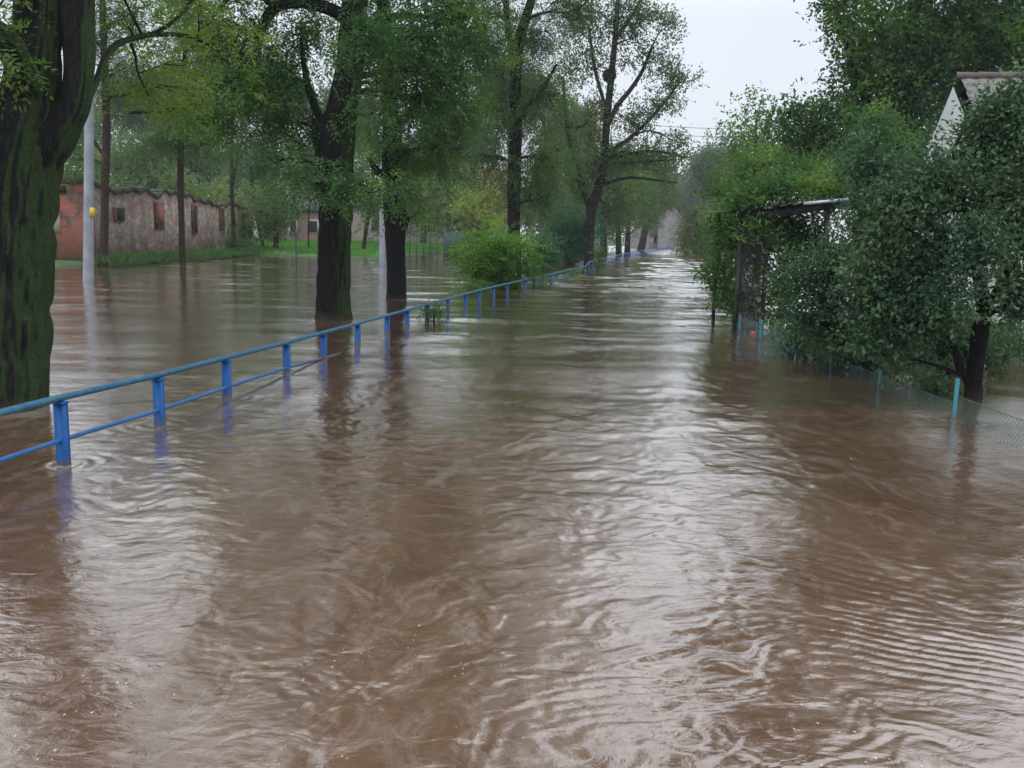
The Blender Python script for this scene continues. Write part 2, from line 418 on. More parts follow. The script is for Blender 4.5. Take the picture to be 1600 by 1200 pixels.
for i in range(NW):
    lam = .045 * (20 ** (i / (NW - 1.)))
    th = rng.normal(0, .62) + .19 + PI / 2
    if i % 4 == 0: th = rng.uniform(0, PI)
    kx, ky = math.cos(th) * 2 * PI / lam, math.sin(th) * 2 * PI / lam
    a = .0036 * lam * (2.3 if lam < .16 else 1.5 if lam < .35 else .75)
    w = sstep(1.6, 3.2, lam / np.maximum(dY, 1e-3) / max(abs(math.sin(th)), .3))
    g = amp if i % 2 else (.4 + 1.2 * fbm(Xg * .8 + i, Yg * .6, 71 + i % 5, 2))
    ph = kx * wx + ky * wy + rng.uniform(0, 6.28)
    s_ = np.sin(ph)
    H += a * w * g * (s_ + .22 * np.cos(2 * ph))
H *= .36 * flow * calm * leftcalm
for i in range(14):   # long low undulations of the current, seen as dark bars far up the street
    lam = .9 * 1.12 ** i; th = rng.normal(0, .35) + .19 + PI / 2
    kx, ky = math.cos(th) * 2 * PI / lam, math.sin(th) * 2 * PI / lam
    H += .0021 * lam * leftcalm ** 1.3 * sstep(4, 14, Yg) * (.2 + 1.6 * fbm(Xg * .35 + 3 * i, Yg * .16, 171 + i % 3, 2)) * np.sin(kx * wx + ky * wy + rng.uniform(0, 6.28))
far_on = (.42 + .58 * sstep(3.5, 9, Yg)) * (1 + FARK * sstep(8, 40, Yg))
H *= far_on * (1 - .28 * sstep(4, 7, Yg) * sstep(24, 17, Yg))
for ya in (3, 8, 20, 50, 100):
    r_ = int(np.argmin(np.abs(Yr - ya))); sl_ = slice(r_ - 8, r_ + 8); cc_ = slice(NC // 2 - 150, NC // 2 + 250)
    print('slope rms at', ya, float(np.std(np.diff(H[sl_, cc_], axis=0) / np.diff(Yr[sl_])[:, None])))
# swirls and boils of the current in front, and the ripple train by the right garden
def local(px, py): q = G(px, py); return q.x, q.y
b0 = (.5 - np.abs(fbm(Xg * 1.4 + .4 * wx, Yg * 1.1, 81, 3) - .5) * 2) * .010
H += b0 * sstep(14, 4, Yg)
def packet(px, py, rx, ry, lam, ang, a):
    cx, cy = local(px, py); ux, uy = math.cos(ang), math.sin(ang)
    dx, dy = Xg - cx, Yg - cy
    e = np.exp(-(dx / rx) ** 2 - (dy / ry) ** 2)
    ph = (dx * ux + dy * uy + .5 * dx * dx * .35 + .06 * np.sin(dx * 4 + dy * 3) + .10 * (fbm(Xg * 2.2, Yg * 2.2, 95, 2) - .5)) * 2 * PI / lam
    return a * e * (np.sin(ph) + .25 * np.cos(2 * ph))
H += packet(1430, 1010, .85, .45, .085, R(72), .0017)
H += packet(1300, 900, .7, .6, .12, R(60), .0015)
H += packet(980, 1080, .5, .3, .07, R(110), .0012)
# shallow wakes round posts and trunks
for (px, py, rr_) in ((100, 727, .12), (250, 665, .12), (355, 620, .12), (445, 583, .12), (504, 560, .12), (522, 497, .5), (620, 467, .45), (1493, 657, .08)):
    cx, cy = local(px, py); d_ = np.hypot(Xg - cx, (Yg - cy))
    H += .0025 * (.3 + 1.4 * fbm(Xg * 6, Yg * 6, 91, 2)) * np.exp(-((d_ - rr_) / .35) ** 2) * np.sin((d_ - rr_) * 2 * PI / .14) * (dY < .12)
FO = np.zeros_like(Xg)
for (px, py, rr_) in [(p_[0], p_[1], .06) for p_ in posts_early] + [(522, 497, .40), (620, 467, .28), (-4, 640, .50), (1493, 657, .03), (1521, 622, .11), (138, 440, .17)]:
    cx, cy = local(px, py); ux_, uy_ = -.187, -.982
    dx, dy = Xg - cx, Yg - cy; m_ = (np.abs(dx) < 3) & (np.abs(dy) < 4)
    dx, dy = dx[m_], dy[m_]; u_ = dx * ux_ + dy * uy_; v_ = np.abs(dx * -uy_ + dy * ux_); d_ = np.hypot(dx, dy)
    wd = .035 + .12 * rr_
    ring = np.exp(-np.maximum(d_ - rr_, 0) / wd) * .9
    trail = (u_ > 0) * np.exp(-((v_ - rr_ * 1.1 - .10 * u_) / (wd + .05 * u_)) ** 2) * np.exp(-u_ / (3 * rr_ + .35)) * .75
    FO[m_] = np.maximum(FO[m_], np.maximum(ring, trail))
FO *= .35 + 1.0 * fbm(Xg * 5, Yg * 5, 191, 3)
idx = np.arange(Xg.size).reshape(Xg.shape)
wb = Buf().add(np.stack([Xg, Yg, H], -1), np.stack([idx[:-1, :-1], idx[1:, :-1], idx[1:, 1:], idx[:-1, 1:]], -1)[:, :, ::-1])
wb.add([(-2500, -2500, -.10), (2500, -2500, -.10), (2500, 2500, -.10), (-2500, 2500, -.10)], [(0, 1, 2, 3)])
m, nt, b = mat_new('silty_water')
v1 = pos(nt, (.55, .35, 1)); v2 = pos(nt, (1, .55, 1)); v3 = pos(nt, (1, 1, 1))
c = rampn(nt, noise(nt, 1.6, 6, v1, .6, 1.2), [(.3, (.090, .046, .027)), (.7, (.135, .079, .052))])
# silt and fine foam caught in the current
c = mixc(nt, rampn(nt, noise(nt, 2.6, 8, v2, .72, 1.8), [(.50, (0, 0, 0)), (.74, (.85, .85, .85))]), c, (.24, .185, .155))
vf = N(nt, 'ShaderNodeTexVoronoi', Scale=26.0, Randomness=1.0); nt.links.new(pos(nt, (1, .6, 1)), vf.inputs['Vector'])
sp = rampn(nt, vf.outputs['Distance'], [(.08, (1, 1, 1)), (.15, (0, 0, 0))])
spk = mixc(nt, 1.0, sp, rampn(nt, noise(nt, 1.1, 4, v3, .6, .5), [(.54, (0, 0, 0)), (.66, (1, 1, 1))]), 'MULTIPLY')
c = mixc(nt, spk, c, (.45, .39, .35))
fa = nt.nodes.new('ShaderNodeAttribute'); fa.attribute_name = 'foam'
fm = N(nt, 'ShaderNodeMath', operation='MULTIPLY'); nt.links.new(fa.outputs['Fac'], fm.inputs[0]); nt.links.new(noise(nt, 30, 5, v3, .75), fm.inputs[1])
c = mixc(nt, rampn(nt, fm.outputs[0], [(.12, (0, 0, 0)), (.42, (.8, .8, .8))]), c, (.36, .30, .25))
nt.links.new(c, b.inputs['Base Color'])
b.inputs['IOR'].default_value = 1.7; b.inputs['Coat Weight'].default_value = 1; b.inputs['Coat IOR'].default_value = 1.7
sy = nt.nodes.new('ShaderNodeSeparateXYZ'); nt.links.new(pos(nt), sy.inputs[0])   # the fast water up the street is choppier than the slack water in front
mr = N(nt, 'ShaderNodeMapRange'); nt.links.new(sy.outputs['Y'], mr.inputs[0])
for k_, q_ in zip((1, 2, 3, 4), (5, 60, .03, .09)): mr.inputs[k_].default_value = q_
nt.links.new(mr.outputs[0], b.inputs['Roughness']); nt.links.new(mr.outputs[0], b.inputs['Coat Roughness'])
nf = N(nt, 'ShaderNodeTexNoise', Scale=22.0, Detail=6.0, Roughness=.65, Distortion=.6); nt.links.new(pos(nt, (.7, 1.25, 1), (0, 0, R(-10))), nf.inputs['Vector'])
nf3 = N(nt, 'ShaderNodeTexNoise', Scale=6.5, Detail=5.0, Roughness=.6, Distortion=1.4); nt.links.new(pos(nt, (.75, 1.2, 1), (0, 0, R(-10))), nf3.inputs['Vector'])
nf2 = N(nt, 'ShaderNodeTexNoise', Scale=2.2, Detail=4.0, Roughness=.55, Distortion=.8); nt.links.new(pos(nt, (.6, 1.2, 1), (0, 0, R(-10))), nf2.inputs['Vector'])
b1 = N(nt, 'ShaderNodeBump', Strength=.2, Distance=.006); nt.links.new(nf.outputs[0], b1.inputs['Height'])
b2 = N(nt, 'ShaderNodeBump', Strength=.16, Distance=.03); nt.links.new(nf2.outputs[0], b2.inputs['Height']); b3 = N(nt, 'ShaderNodeBump', Strength=.2, Distance=.02); nt.links.new(nf3.outputs[0], b3.inputs['Height']); nt.links.new(b1.outputs[0], b3.inputs['Normal']); nt.links.new(b3.outputs[0], b2.inputs['Normal'])
nt.links.new(b2.outputs[0], b.inputs['Normal']); nt.links.new(b2.outputs[0], b.inputs['Coat Normal'])
wo_ = wb.build('water', m, smooth=True); tag(wo_, kind='structure')
at_ = wo_.data.attributes.new('foam', 'FLOAT', 'POINT'); at_.data.foreach_set('value', np.concatenate([FO.ravel(), np.zeros(4)]).astype(np.float32))

# ---------------------------------------------------------------- blue railing
def paint(name, c, dirt, rough=.45, k=(.52, .75), sc=5):
    m, nt, b = mat_new(name); v = pos(nt)
    f = rampn(nt, noise(nt, sc, 7, v, .7), [(k[0], (0, 0, 0)), (k[1], (1, 1, 1))])
    base = rampn(nt, noise(nt, 1.7, 3, v), [(.3, tuple(x * .8 for x in c)), (.7, tuple(min(x * 1.15, 1) for x in c))])
    c = mixc(nt, f, base, dirt)
    c = mixc(nt, rampn(nt, noise(nt, 23, 5, pos(nt, (1, 1, .6)), .7), [(.60, (0, 0, 0)), (.68, (.9, .9, .9))]), c, (.07, .035, .02))
    sz_ = nt.nodes.new('ShaderNodeSeparateXYZ'); nt.links.new(pos(nt), sz_.inputs[0])
    c = mixc(nt, rampn(nt, sz_.outputs['Z'], [(.02, (.75, .75, .75)), (.07, (0, 0, 0))]), c, (.09, .06, .045))
    nt.links.new(c, b.inputs['Base Color']); b.inputs['Roughness'].default_value = rough
    b.inputs['Specular IOR Level'].default_value = .25; bump(nt, b, noise(nt, 60, 3, v), .15, .003); return m
M_post = paint('blue_post_paint', (.001, .075, .27), (.03, .07, .12), .4, (.6, .85))
M_rail = paint('weathered_rail_paint', (.012, .075, .20), (.05, .15, .15), .5, (.36, .68), 9)
M_low = paint('low_rail_paint', (.03, .12, .32), (.10, .16, .18), .5, (.5, .8), 9)
posts_px = [(100, 727, 622), (250, 665, 595), (355, 620, 567), (448, 583, 541), (504, 560, 520), (559, 540, 505), (604, 523, 494), (636, 512, 486),
            (668, 501, 478), (700, 490, 469.5), (726, 481, 461.5), (748, 474, 455.5), (770, 467.5, 450), (790, 461.5, 446), (820.6, 454, 438),
            (837, 450, 434), (849, 446, 431.5), (862, 442, 429), (870, 439, 427), (881, 435, 425), (890, 432, 422.7), (898, 430, 420.6), (906.5, 427, 418.6), (914, 424.5, 417)]
path = [G(x, y) for x, y, t in posts_px]
far_px = [(940, 415.5), (972, 406), (1004, 397.5), (1030, 392.5), (1050, 389.5), (1066, 388)]
farp = [G(x, y) for x, y in far_px]
zt = [W(x, t, G(x, y).y).z for x, y, t in posts_px]
print('rail z', [round(z, 2) for z in zt]); print('rail path', [(round(p.x, 1), round(p.y, 1)) for p in path + farp])
# smooth the near path to a straight run, heights to a gentle sag
ys = np.array([p.y for p in path]); xs = np.array([p.x for p in path]); co = np.polyfit(np.append(ys, [farp[0].y, farp[1].y]), np.append(xs, [farp[0].x, farp[1].x]), 3)
zc = np.polyfit(ys, np.array(zt), 4)
xk = np.convolve(np.pad(xs - np.polyval(co, ys), 2, mode='edge'), [.15, .2, .3, .2, .15], 'valid'); xk[:3] = (xs - np.polyval(co, ys))[:3]
prow = [Vector((float(np.polyval(co, y) + d_), float(y), 0)) for y, d_ in zip(ys, xk)]
zrow = [float(np.polyval(zc, y)) for y in ys]
pts = [prow[-1]] + farp
cur = prow[-1].copy(); zl = zrow[-1]; acc = 1.8
for a, c_ in zip(pts[:-1], pts[1:]):
    Ls = (c_ - a).length; d = acc
    while d < Ls:
        prow.append(a + (c_ - a) * (d / Ls)); zrow.append(.42); d += 1.8
    acc = d - Ls
# one more post to the left, outside the frame
e0 = prow[0] + (prow[0] - prow[1]) * 1.0
prow = [e0 + (prow[0] - prow[1]) * 1.0, e0] + prow; zrow = [zrow[0] + .06, zrow[0] + .03] + zrow
rl = thing('railing', 'long blue metal railing half under water along the left edge of the flooded road', 'railing', (prow[2].x, prow[2].y, 0))
def rel(V): return (V[0] - prow[2].x, V[1] - prow[2].y, V[2])
first_mesh = None
for i, (p, z) in enumerate(zip(prow, zrow)):
    q = prow[min(i + 1, len(prow) - 1)] - prow[max(i - 1, 0)]
    bb = Buf(); w_ = .078 if i < 26 else .06
    bb.box((0, 0, (z - .7) / 2), (w_, w_ * .8, z + .7), ux=(q.y, -q.x, 0))
    bb.box((0, 0, z - .01), (w_ + .012, w_ + .012, .008), ux=(q.y, -q.x, 0))
    o = bb.build('post', M_post, rl); o.location = rel((p.x, p.y, 0))
tr = Buf(); tr.tube([rel((p.x, p.y, z + .028)) for p, z in zip(prow, zrow)], .034, 10, flat=.75)
tr.build('top_rail', M_rail, rl, smooth=True)
lr_ = Buf(); lr_.tube([rel((p.x + .0, p.y, z - .29 - .22 * max(0, min(1, (i - 5) / 5)))) for i, (p, z) in enumerate(zip(prow, zrow))], .019, 8)
lr_.build('lower_rail', M_low, rl, smooth=True)

# white railing at the far end
wf = thing('railing', 'short white metal railing at the far end of the flooded road', 'railing', tuple(G(1066, 388)))
M_white = plain('white_paint', (.55, .55, .55), (.72, .72, .72), 4, .5)
o0 = G(1066, 388); prev = None
for i in range(9):
    q = Vector((i * .62, i * .9, 0))
    Buf().box((q.x, q.y, .3), (.09, .09, 1.2)).build('post', M_white, wf)
Buf().box((2.5, 3.6, .88), (6.3, .08, .08), ux=(.62, .9, 0)).box((2.5, 3.6, .45), (6.3, .06, .06), ux=(.62, .9, 0)).build('rail', M_white, wf)

# ---------------------------------------------------------------- brick and stone ruin on the left
WX = -18.6
WY0, WY1 = 39.0, 63.5
def wall_mats():
    m, nt, b = mat_new('old_red_brick'); g = pos(nt)
    # brick coordinates: horizontal run = x+y
    s = nt.nodes.new('ShaderNodeSeparateXYZ'); nt.links.new(g, s.inputs[0])
    ad = N(nt, 'ShaderNodeMath', operation='ADD'); nt.links.new(s.outputs[0], ad.inputs[0]); nt.links.new(s.outputs[1], ad.inputs[1])
    cb_ = nt.nodes.new('ShaderNodeCombineXYZ'); nt.links.new(ad.outputs[0], cb_.inputs[0]); nt.links.new(s.outputs[2], cb_.inputs[1])
    br = nt.nodes.new('ShaderNodeTexBrick'); br.inputs['Scale'].default_value = 2.0
    br.inputs['Color1'].default_value = (.30, .075, .04, 1); br.inputs['Color2'].default_value = (.20, .06, .04, 1); br.inputs['Mortar'].default_value = (.22, .17, .14, 1)
    br.inputs['Mortar Size'].default_value = .012; br.inputs['Brick Width'].default_value = .5; br.inputs['Row Height'].default_value = .16
    nt.links.new(cb_.outputs[0], br.inputs['Vector'])
    c = mixc(nt, rampn(nt, noise(nt, .9, 5, g, .65), [(.5, (0, 0, 0)), (.62, (1, 1, 1))]), br.outputs[0], (.20, .11, .085))
    c = mixc(nt, rampn(nt, noise(nt, 1.7, 4, g), [(.50, (0, 0, 0)), (.60, (1, 1, 1))]), c, (.09, .06, .05))
    nt.links.new(c, b.inputs['Base Color']); b.inputs['Roughness'].default_value = .9; bump(nt, b, br.outputs[1], .5, .03)
    m2, nt, b = mat_new('rubble_stone'); g = pos(nt)
    vo = N(nt, 'ShaderNodeTexVoronoi', Scale=2.6); nt.links.new(pos(nt, (1, 1, 1.5)), vo.inputs['Vector'])
    ve = N(nt, 'ShaderNodeTexVoronoi', Scale=2.6, feature='DISTANCE_TO_EDGE'); nt.links.new(pos(nt, (1, 1, 1.5)), ve.inputs['Vector'])
    c = rampn(nt, noise(nt, 2.2, 6, g, .7), [(.3, (.15, .115, .095)), (.7, (.36, .30, .26))])
    bw = N(nt, 'ShaderNodeRGBToBW'); nt.links.new(vo.outputs['Color'], bw.inputs[0])
    c = mixc(nt, .5, c, bw.outputs[0], 'SOFT_LIGHT')
    c = mixc(nt, rampn(nt, noise(nt, 1.3, 5, g, .7), [(.52, (0, 0, 0)), (.64, (1, 1, 1))]), c, (.24, .10, .07))
    c = mixc(nt, rampn(nt, ve.outputs[0], [(0, (1, 1, 1)), (.06, (0, 0, 0))]), c, (.13, .10, .09))
    nt.links.new(c, b.inputs['Base Color']); b.inputs['Roughness'].default_value = .95; bump(nt, b, ve.outputs[0], .7, .06)
    return m, m2
M_brick, M_stone = wall_mats()
M_hole = plain('dark_opening', (.008, .006, .006), (.02, .016, .015), 4, .9, 0)
M_render = plain('old_render', (.26, .22, .19), (.38, .33, .29), 3, .9)
M_mossy = plain('mossy_coping', (.025, .03, .018), (.06, .075, .035), 2.5, .95, .5)
wl = thing('brick_ruin', 'long roofless ruined brick and rubble wall on the left bank of the flood', 'ruin', (WX, WY0, 0))
def rw(x, y, z): return (x - WX, y - WY0, z)
def top_z(y):   # ragged wall head
    return 3.45 - .012 * (y - WY0) + .45 * (vnoise(np.array([y * .7]), np.array([3.]), 3)[0] - .5) + .30 * (vnoise(np.array([y * 2.6]), np.array([8.]), 4)[0] - .5)
def ragged(buf, pfn, n, zlow, zfn, th, outn):
    """wall sheet with thickness and ragged head"""
    for i in range(n):
        a = pfn(i / n); c2 = pfn((i + 1) / n); z0 = zfn(i); z1 = zfn(i + 1)
        o = np.array(outn) * th
        A = [np.array([a[0], a[1], zlow]), np.array([c2[0], c2[1], zlow]), np.array([c2[0], c2[1], z1]), np.array([a[0], a[1], z0])]
        Bk = [p - o for p in A]
        V = A + Bk
        buf.add([rw(*p) for p in V], [(0, 1, 2, 3), (5, 4, 7, 6), (3, 2, 6, 7), (0, 4, 5, 1)])
n = 70
zz = [top_z(WY0 + (WY1 - WY0) * i / n) for i in range(n + 1)]
sb = Buf(); ragged(sb, lambda t: (WX, WY0 + (WY1 - WY0) * t), n, -.7, lambda i: zz[i], .55, (1, 0, 0)); sb.build('stone_wall', M_stone, wl)
# end wall facing the road, brick
n2 = 26; z2 = [3.5 + .1 * (random.random() - .5) for i in range(n2 + 1)]
eb = Buf(); ragged(eb, lambda t: (WX - 7.5 + 7.52 * t, WY0 - .02), n2, -.7, lambda i: z2[i], .5, (0, -1, 0)); eb.build('end_wall', M_brick, wl)
Buf().box(rw(WX + .04, WY0 + .45, 1.35), (.12, .95, 4.0)).build('brick_pier', M_brick, wl)
Buf().box(rw(WX + .04, WY1 - .4, 1.2), (.12, .8, 3.8)).build('brick_pier', M_brick, wl)
def winpx(px, depthside=True):
    r = ray(px, 340); t = WX / r.x; return r.y * t
def opening(px, py, w, h, bricked):
    y = winpx(px); z = W(px, py, y).z
    Buf().box(rw(WX + .06, y, z), (.16, w * 1.3, h * 1.15)).build('window_surround', M_brick, wl)
    Buf().box(rw(WX + .065, y, z), (.19, w, h)).build('window', M_brick if bricked else M_hole, wl)
opening(184, 335, .75, .55, False)
opening(247, 337, .8, 1.2, True)
opening(302, 342, .5, 1.5, False)
opening(345, 342, .5, 1.3, False)
opening(378, 352, 1.0, 1.7, False)
opening(389, 352, .8, 1.6, True)
q = W(98, 296, WY0); Buf().box(rw(q.x, WY0 - .04, q.z), (.32, .1, .3)).build('window', M_hole, wl)
q = W(92, 350, WY0); Buf().box(rw(q.x - .3, WY0 - .035, q.z), (.75, .05, .8)).build('render_patch', M_render, wl)
cp = Buf()
for i in range(n):   # capping of moss and grass on the wall head
    y = WY0 + (WY1 - WY0) * (i + .5) / n
    cp.box(rw(WX - .25, y, (zz[i] + zz[i + 1]) / 2 + .03), (.62 + .1 * random.random(), (WY1 - WY0) / n * 1.05, .12 + .1 * random.random()), uz=(0, -(zz[i + 1] - zz[i]) * 2, 1))
for i in range(n2): cp.box(rw(WX - 7.5 + 7.52 * (i + .5) / n2, WY0 + .22, z2[i] + .04), (.3, .6, .14 + .08 * random.random()))
cp.build('coping', M_mossy, wl)
rngg = np.random.default_rng(3)
def tufts(name, label, cat, centers, hgt, mat, n=60, w=.02, spread=.3, group=None, kind=None):
    """grass-like blades in tufts; centers (k,3)"""
    C = np.array(centers, float); S = np.repeat(C, n, 0); S[:, :2] += rngg.normal(0, spread, (len(S), 2))
    d = nrm(rngg.normal(0, .45, S.shape) + np.array([0, 0, 1.]))
    L_ = hgt * (.5 + .8 * rngg.random(len(S))); bfl = Buf()
    kites(bfl, S, d, nrm(rngg.normal(0, 1, S.shape)), L_, np.full(len(S), w))
    o = bfl.build(name, mat); return tag(o, label, cat, group, kind)
tufts('grass', 'rough green weeds and grass along the foot of the ruined wall', 'grass',
      [(WX + .9 + .5 * random.random() + (.5 if 47 < yy < 62 else 0), yy, .12) for yy in np.arange(38, 64, .12)], .38, M_weed, 40, .05, .3, kind='stuff')
tufts('grass', 'bright green grass growing on the far bank of the flooded field', 'grass',
      [(x, y, float(terrain(np.array([x]), np.array([y]))[0])) for x, y in [(random.uniform(-26, -5), random.uniform(56, 90)) for _ in range(1500)]
       if terrain(np.array([x]), np.array([y]))[0] > .03], .16, leafmat('bank_grass', (.06, .16, .03), (.10, .24, .05)), 60, .06, .5, kind='stuff')

# ---------------------------------------------------------------- concrete poles
M_conc = plain('pale_concrete', (.21, .23, .27), (.30, .325, .37), 2.2, .7, .3)
M_yel = plain('yellow_plate', (.65, .42, .02), (.75, .5, .03), 5, .5, 0)
def pole(px, pyb, pxt, r0, h, label, plate=None):
    D_ = G(px, pyb); p = thing('utility_pole', label, 'utility pole', tuple(D_), 'concrete poles on the flooded field')
    top = W(pxt, 0, D_.y) if pyb > 395 else W(pxt, 120, D_.y)
    d = (top - D_); d = d / d.z
    bb = Buf(); bb.tube([(0 - d.x * .8, 0, -.8), (d.x * h * .5, 0, h * .5), (d.x * h, 0, h)], [r0 * 1.03, r0 * .84, r0 * .68], 20, cap=True)
    bb.build('shaft', M_conc, p, smooth=True)
    if plate:
        q = W(px, plate, D_.y); zz_ = q.z
        cb = Buf(); cb.tube([(d.x * (zz_ - .18), 0, zz_ - .18), (d.x * (zz_ + .18), 0, zz_ + .18)], [r0 * 1.02] * 2, 16)
        Buf().box((d.x * zz_ + r0 * .85, -r0 * .35, zz_), (.12, .12, .26)).build('number_plate', M_yel, p)
    a = Buf(); a.box((d.x * h, 0, h - .5), (1.6, .1, .1)).build('crossarm', M_conc, p)
    for s_ in (-.7, 0, .7): Buf().tube([(d.x * h + s_, 0, h - .45), (d.x * h + s_, 0, h - .28)], [.04, .05], 8, cap=True).build('insulator', M_white, p)
    return p, (D_.x + d.x * h, D_.y, h - .25)
pA, tA = pole(138, 440, 140, .155, 9.5, 'nearest pale concrete pole standing in water beside the big mossy tree', 331)
pB, tB = pole(598, 428, 598, .15, 9.5, 'pale concrete pole mostly hidden behind the second dark tree trunk', 357)
pC, tC = pole(452, 386, 446, .17, 9.5, 'farthest pale concrete pole beyond the bright green bank')

# ---------------------------------------------------------------- trees
T = tree
# 1 big mossy tree on the left edge
T('mossy_tree', 'huge forked tree with bright moss on its trunk at the left edge', 'tree', 8.6,
  [[(-4, 640, 74), (0, 560, 70), (4, 460, 70), (8, 360, 69), (16, 280, 66), (28, 215, 58), (46, 150, 40), (57, 80, 33), (62, 0, 35), (60, -120, 34), (40, -300, 26), (30, -520, 10)],
   [(40, 262, 36), (78, 222, 30), (104, 186, 24), (120, 150, 22), (124, 90, 22), (122, 20, 23), (128, -70, 20), (150, -220, 13, .5), (190, -420, 6, 1)],
   [(40, 130, 24, -.2), (8, 60, 17, -.6), (-50, 30, 14, -1), (-140, -40, 8, -1.4)],
   [(128, 160, 10, 0), (150, 128, 6, .3), (166, 88, 5, .6), (190, 66, 5, .9), (240, 54, 4.5, 1.3), (300, 58, 3.5, 1.8), (350, 84, 2.5, 2)],
   [(240, 54, 4, 1.3), (275, 30, 3.5, 1.5), (300, 0, 3, 1.7), (340, -60, 2, 2)],
   [(205, 68, 3, 1), (212, 90, 2.5, 1), (216, 115, 2, 1), (232, 150, 1.2, 1)]],
  [(30, -50, 110, 40, -.5, .6), (-5, 14, 45, 16, -.9, .7), (-60, -140, 150, 70), (200, 40, 55, 40, 1.2, .8), (290, 100, 50, 40, 1.6, .9), (310, 30, 60, 40, 1.8, .8),
   (230, 130, 55, 32, 1.2, .8), (290, 140, 38, 26, 1.2, 1.3), (150, -90, 110, 60, 1), (130, -190, 140, 80, 0), (270, -90, 100, 60, 1.5), (8, 75, 12, 16, -.9, 1), (370, 60, 45, 35, 2, .7),
   (-160, -40, 120, 90, -1), (60, -320, 200, 110, 0)],
  M_ashy, M_bark1, size=.075, dens=9, rc=.16, sprays=12, rough=.16, sides=120, seed=2, twig=.006, barkrs=16)
# 2 great dark tree by the railing
T('ash_tree', 'large dark tree with one mossy flank right behind the near railing', 'tree', 18.1,
  [[(522, 497, 29), (521, 450, 26), (522, 400, 25), (523, 320, 25), (522, 260, 28), (524, 215, 30), (536, 170, 22), (546, 110, 20), (552, 40, 20), (560, -60, 18), (566, -200, 13), (575, -420, 5)],
   [(512, 250, 14), (499, 215, 12), (496, 180, 8), (480, 130, 5), (470, 60, 3)],
   [(550, 35, 11), (515, 14, 10), (470, 4, 9), (430, 12, 8), (410, 42, 7), (402, 80, 6), (403, 110, 4), (411, 135, 3.5), (408, 165, 2.5)],
   [(402, 92, 6), (375, 112, 5.5, -.3), (335, 140, 5, -.6), (310, 158, 4, -.8), (260, 172, 3, -1), (200, 176, 2, -1.2)],
   [(430, 12, 5), (380, -20, 4), (330, 30, 2.5, -.5)],
   [(556, 0, 9), (600, -60, 8), (660, -150, 5)]],
  [(400, 60, 55, 40), (440, 120, 60, 40), (380, 150, 60, 35, -.5), (450, 190, 55, 40), (320, 180, 60, 35, -.8), (350, 40, 55, 45), (575, 50, 50, 50, -1.3, .9), (590, 130, 36, 34, -1, .5),
   (470, 50, 50, 40), (500, 290, 50, 24, -1.6, 1.0), (565, 290, 50, 20, -1.3, 1.0), (500, 240, 44, 18, -1.4, .5), (575, 180, 34, 20, -1.2, .5), (435, 250, 40, 25, 0, .8), (610, 290, 30, 15, -1.4), (645, 60, 60, 50), (700, 110, 50, 40), (640, 150, 60, 50), (700, 30, 60, 40),
   (400, -70, 120, 70), (540, -100, 120, 80), (680, -90, 110, 70), (480, -240, 170, 90), (640, -260, 170, 90), (560, -400, 160, 80), (520, -550, 170, 85), (620, -690, 150, 80), (470, -760, 120, 70)],
  M_ash, M_bark, size=.105, dens=6.2, rc=.24, sprays=14, rough=.15, sides=72, seed=5, barkrs=10)
# 3
T('ash_tree', 'second dark trunk from the left behind the railing with a knot on its right side', 'tree', 24.0,
  [[(620, 467, 16), (619, 430, 15), (618, 380, 15), (617, 335, 17), (613, 300, 15), (613, 265, 17), (612, 200, 13), (605, 120, 11), (600, 40, 10), (598, -60, 9), (590, -300, 4)],
   [(608, 275, 7), (590, 268, 6), (575, 245, 3)], [(627, 360, 6), (633, 352, 4), (640, 338, 2)], [(612, 200, 8), (650, 170, 6), (690, 130, 4), (720, 80, 2)]],
  [(680, 170, 60, 50), (700, 235, 45, 32, 0, 1.2), (655, 235, 40, 35), (655, 90, 50, 50), (740, 60, 60, 45), (735, 150, 40, 35), (575, 60, 50, 50), (590, 220, 35, 30), (640, 300, 25, 28, 0, .9), (650, 335, 16, 18, 0, .8),
   (600, -60, 110, 60), (740, -60, 90, 60), (660, -180, 130, 70), (760, -290, 120, 80), (830, -430, 110, 80), (720, -560, 130, 80), (880, -580, 100, 70), (840, -720, 110, 70)],
  M_ash, M_barkd, size=.12, dens=4.8, rc=.3, sprays=14, rough=.16, sides=44, seed=8, barkrs=8)
# 4 middle of the row
T('row_tree', 'tall slim tree rising right behind the bright green shrub', 'tree', 38.5,
  [[(803, 430, 12), (803, 380, 10), (803, 320, 10), (804, 260, 10), (806, 200, 9), (805, 130, 9), (812, 60, 8), (830, 0, 6), (850, -90, 5), (860, -200, 3)], [(806, 110, 6), (795, 50, 5), (788, -20, 4)], [(806, 180, 4), (840, 150, 3), (870, 100, 2)]],
  [(765, 110, 55, 40), (830, 60, 50, 50), (790, 180, 55, 45), (765, 245, 40, 40, 0, .8), (850, 150, 45, 50), (750, 20, 60, 35), (850, 240, 45, 50), (800, 270, 40, 30, 0, .7), (840, 310, 45, 35, 0, .8), (800, -60, 110, 50), (880, 20, 40, 40), (830, -160, 100, 60), (910, -120, 80, 50), (920, -230, 85, 60), (930, -340, 80, 60), (945, -450, 70, 60)],
  M_ash2, M_barkd, size=.13, dens=3.6, rc=.36, sprays=12, rough=.1, sides=24, seed=12, twig=.014)
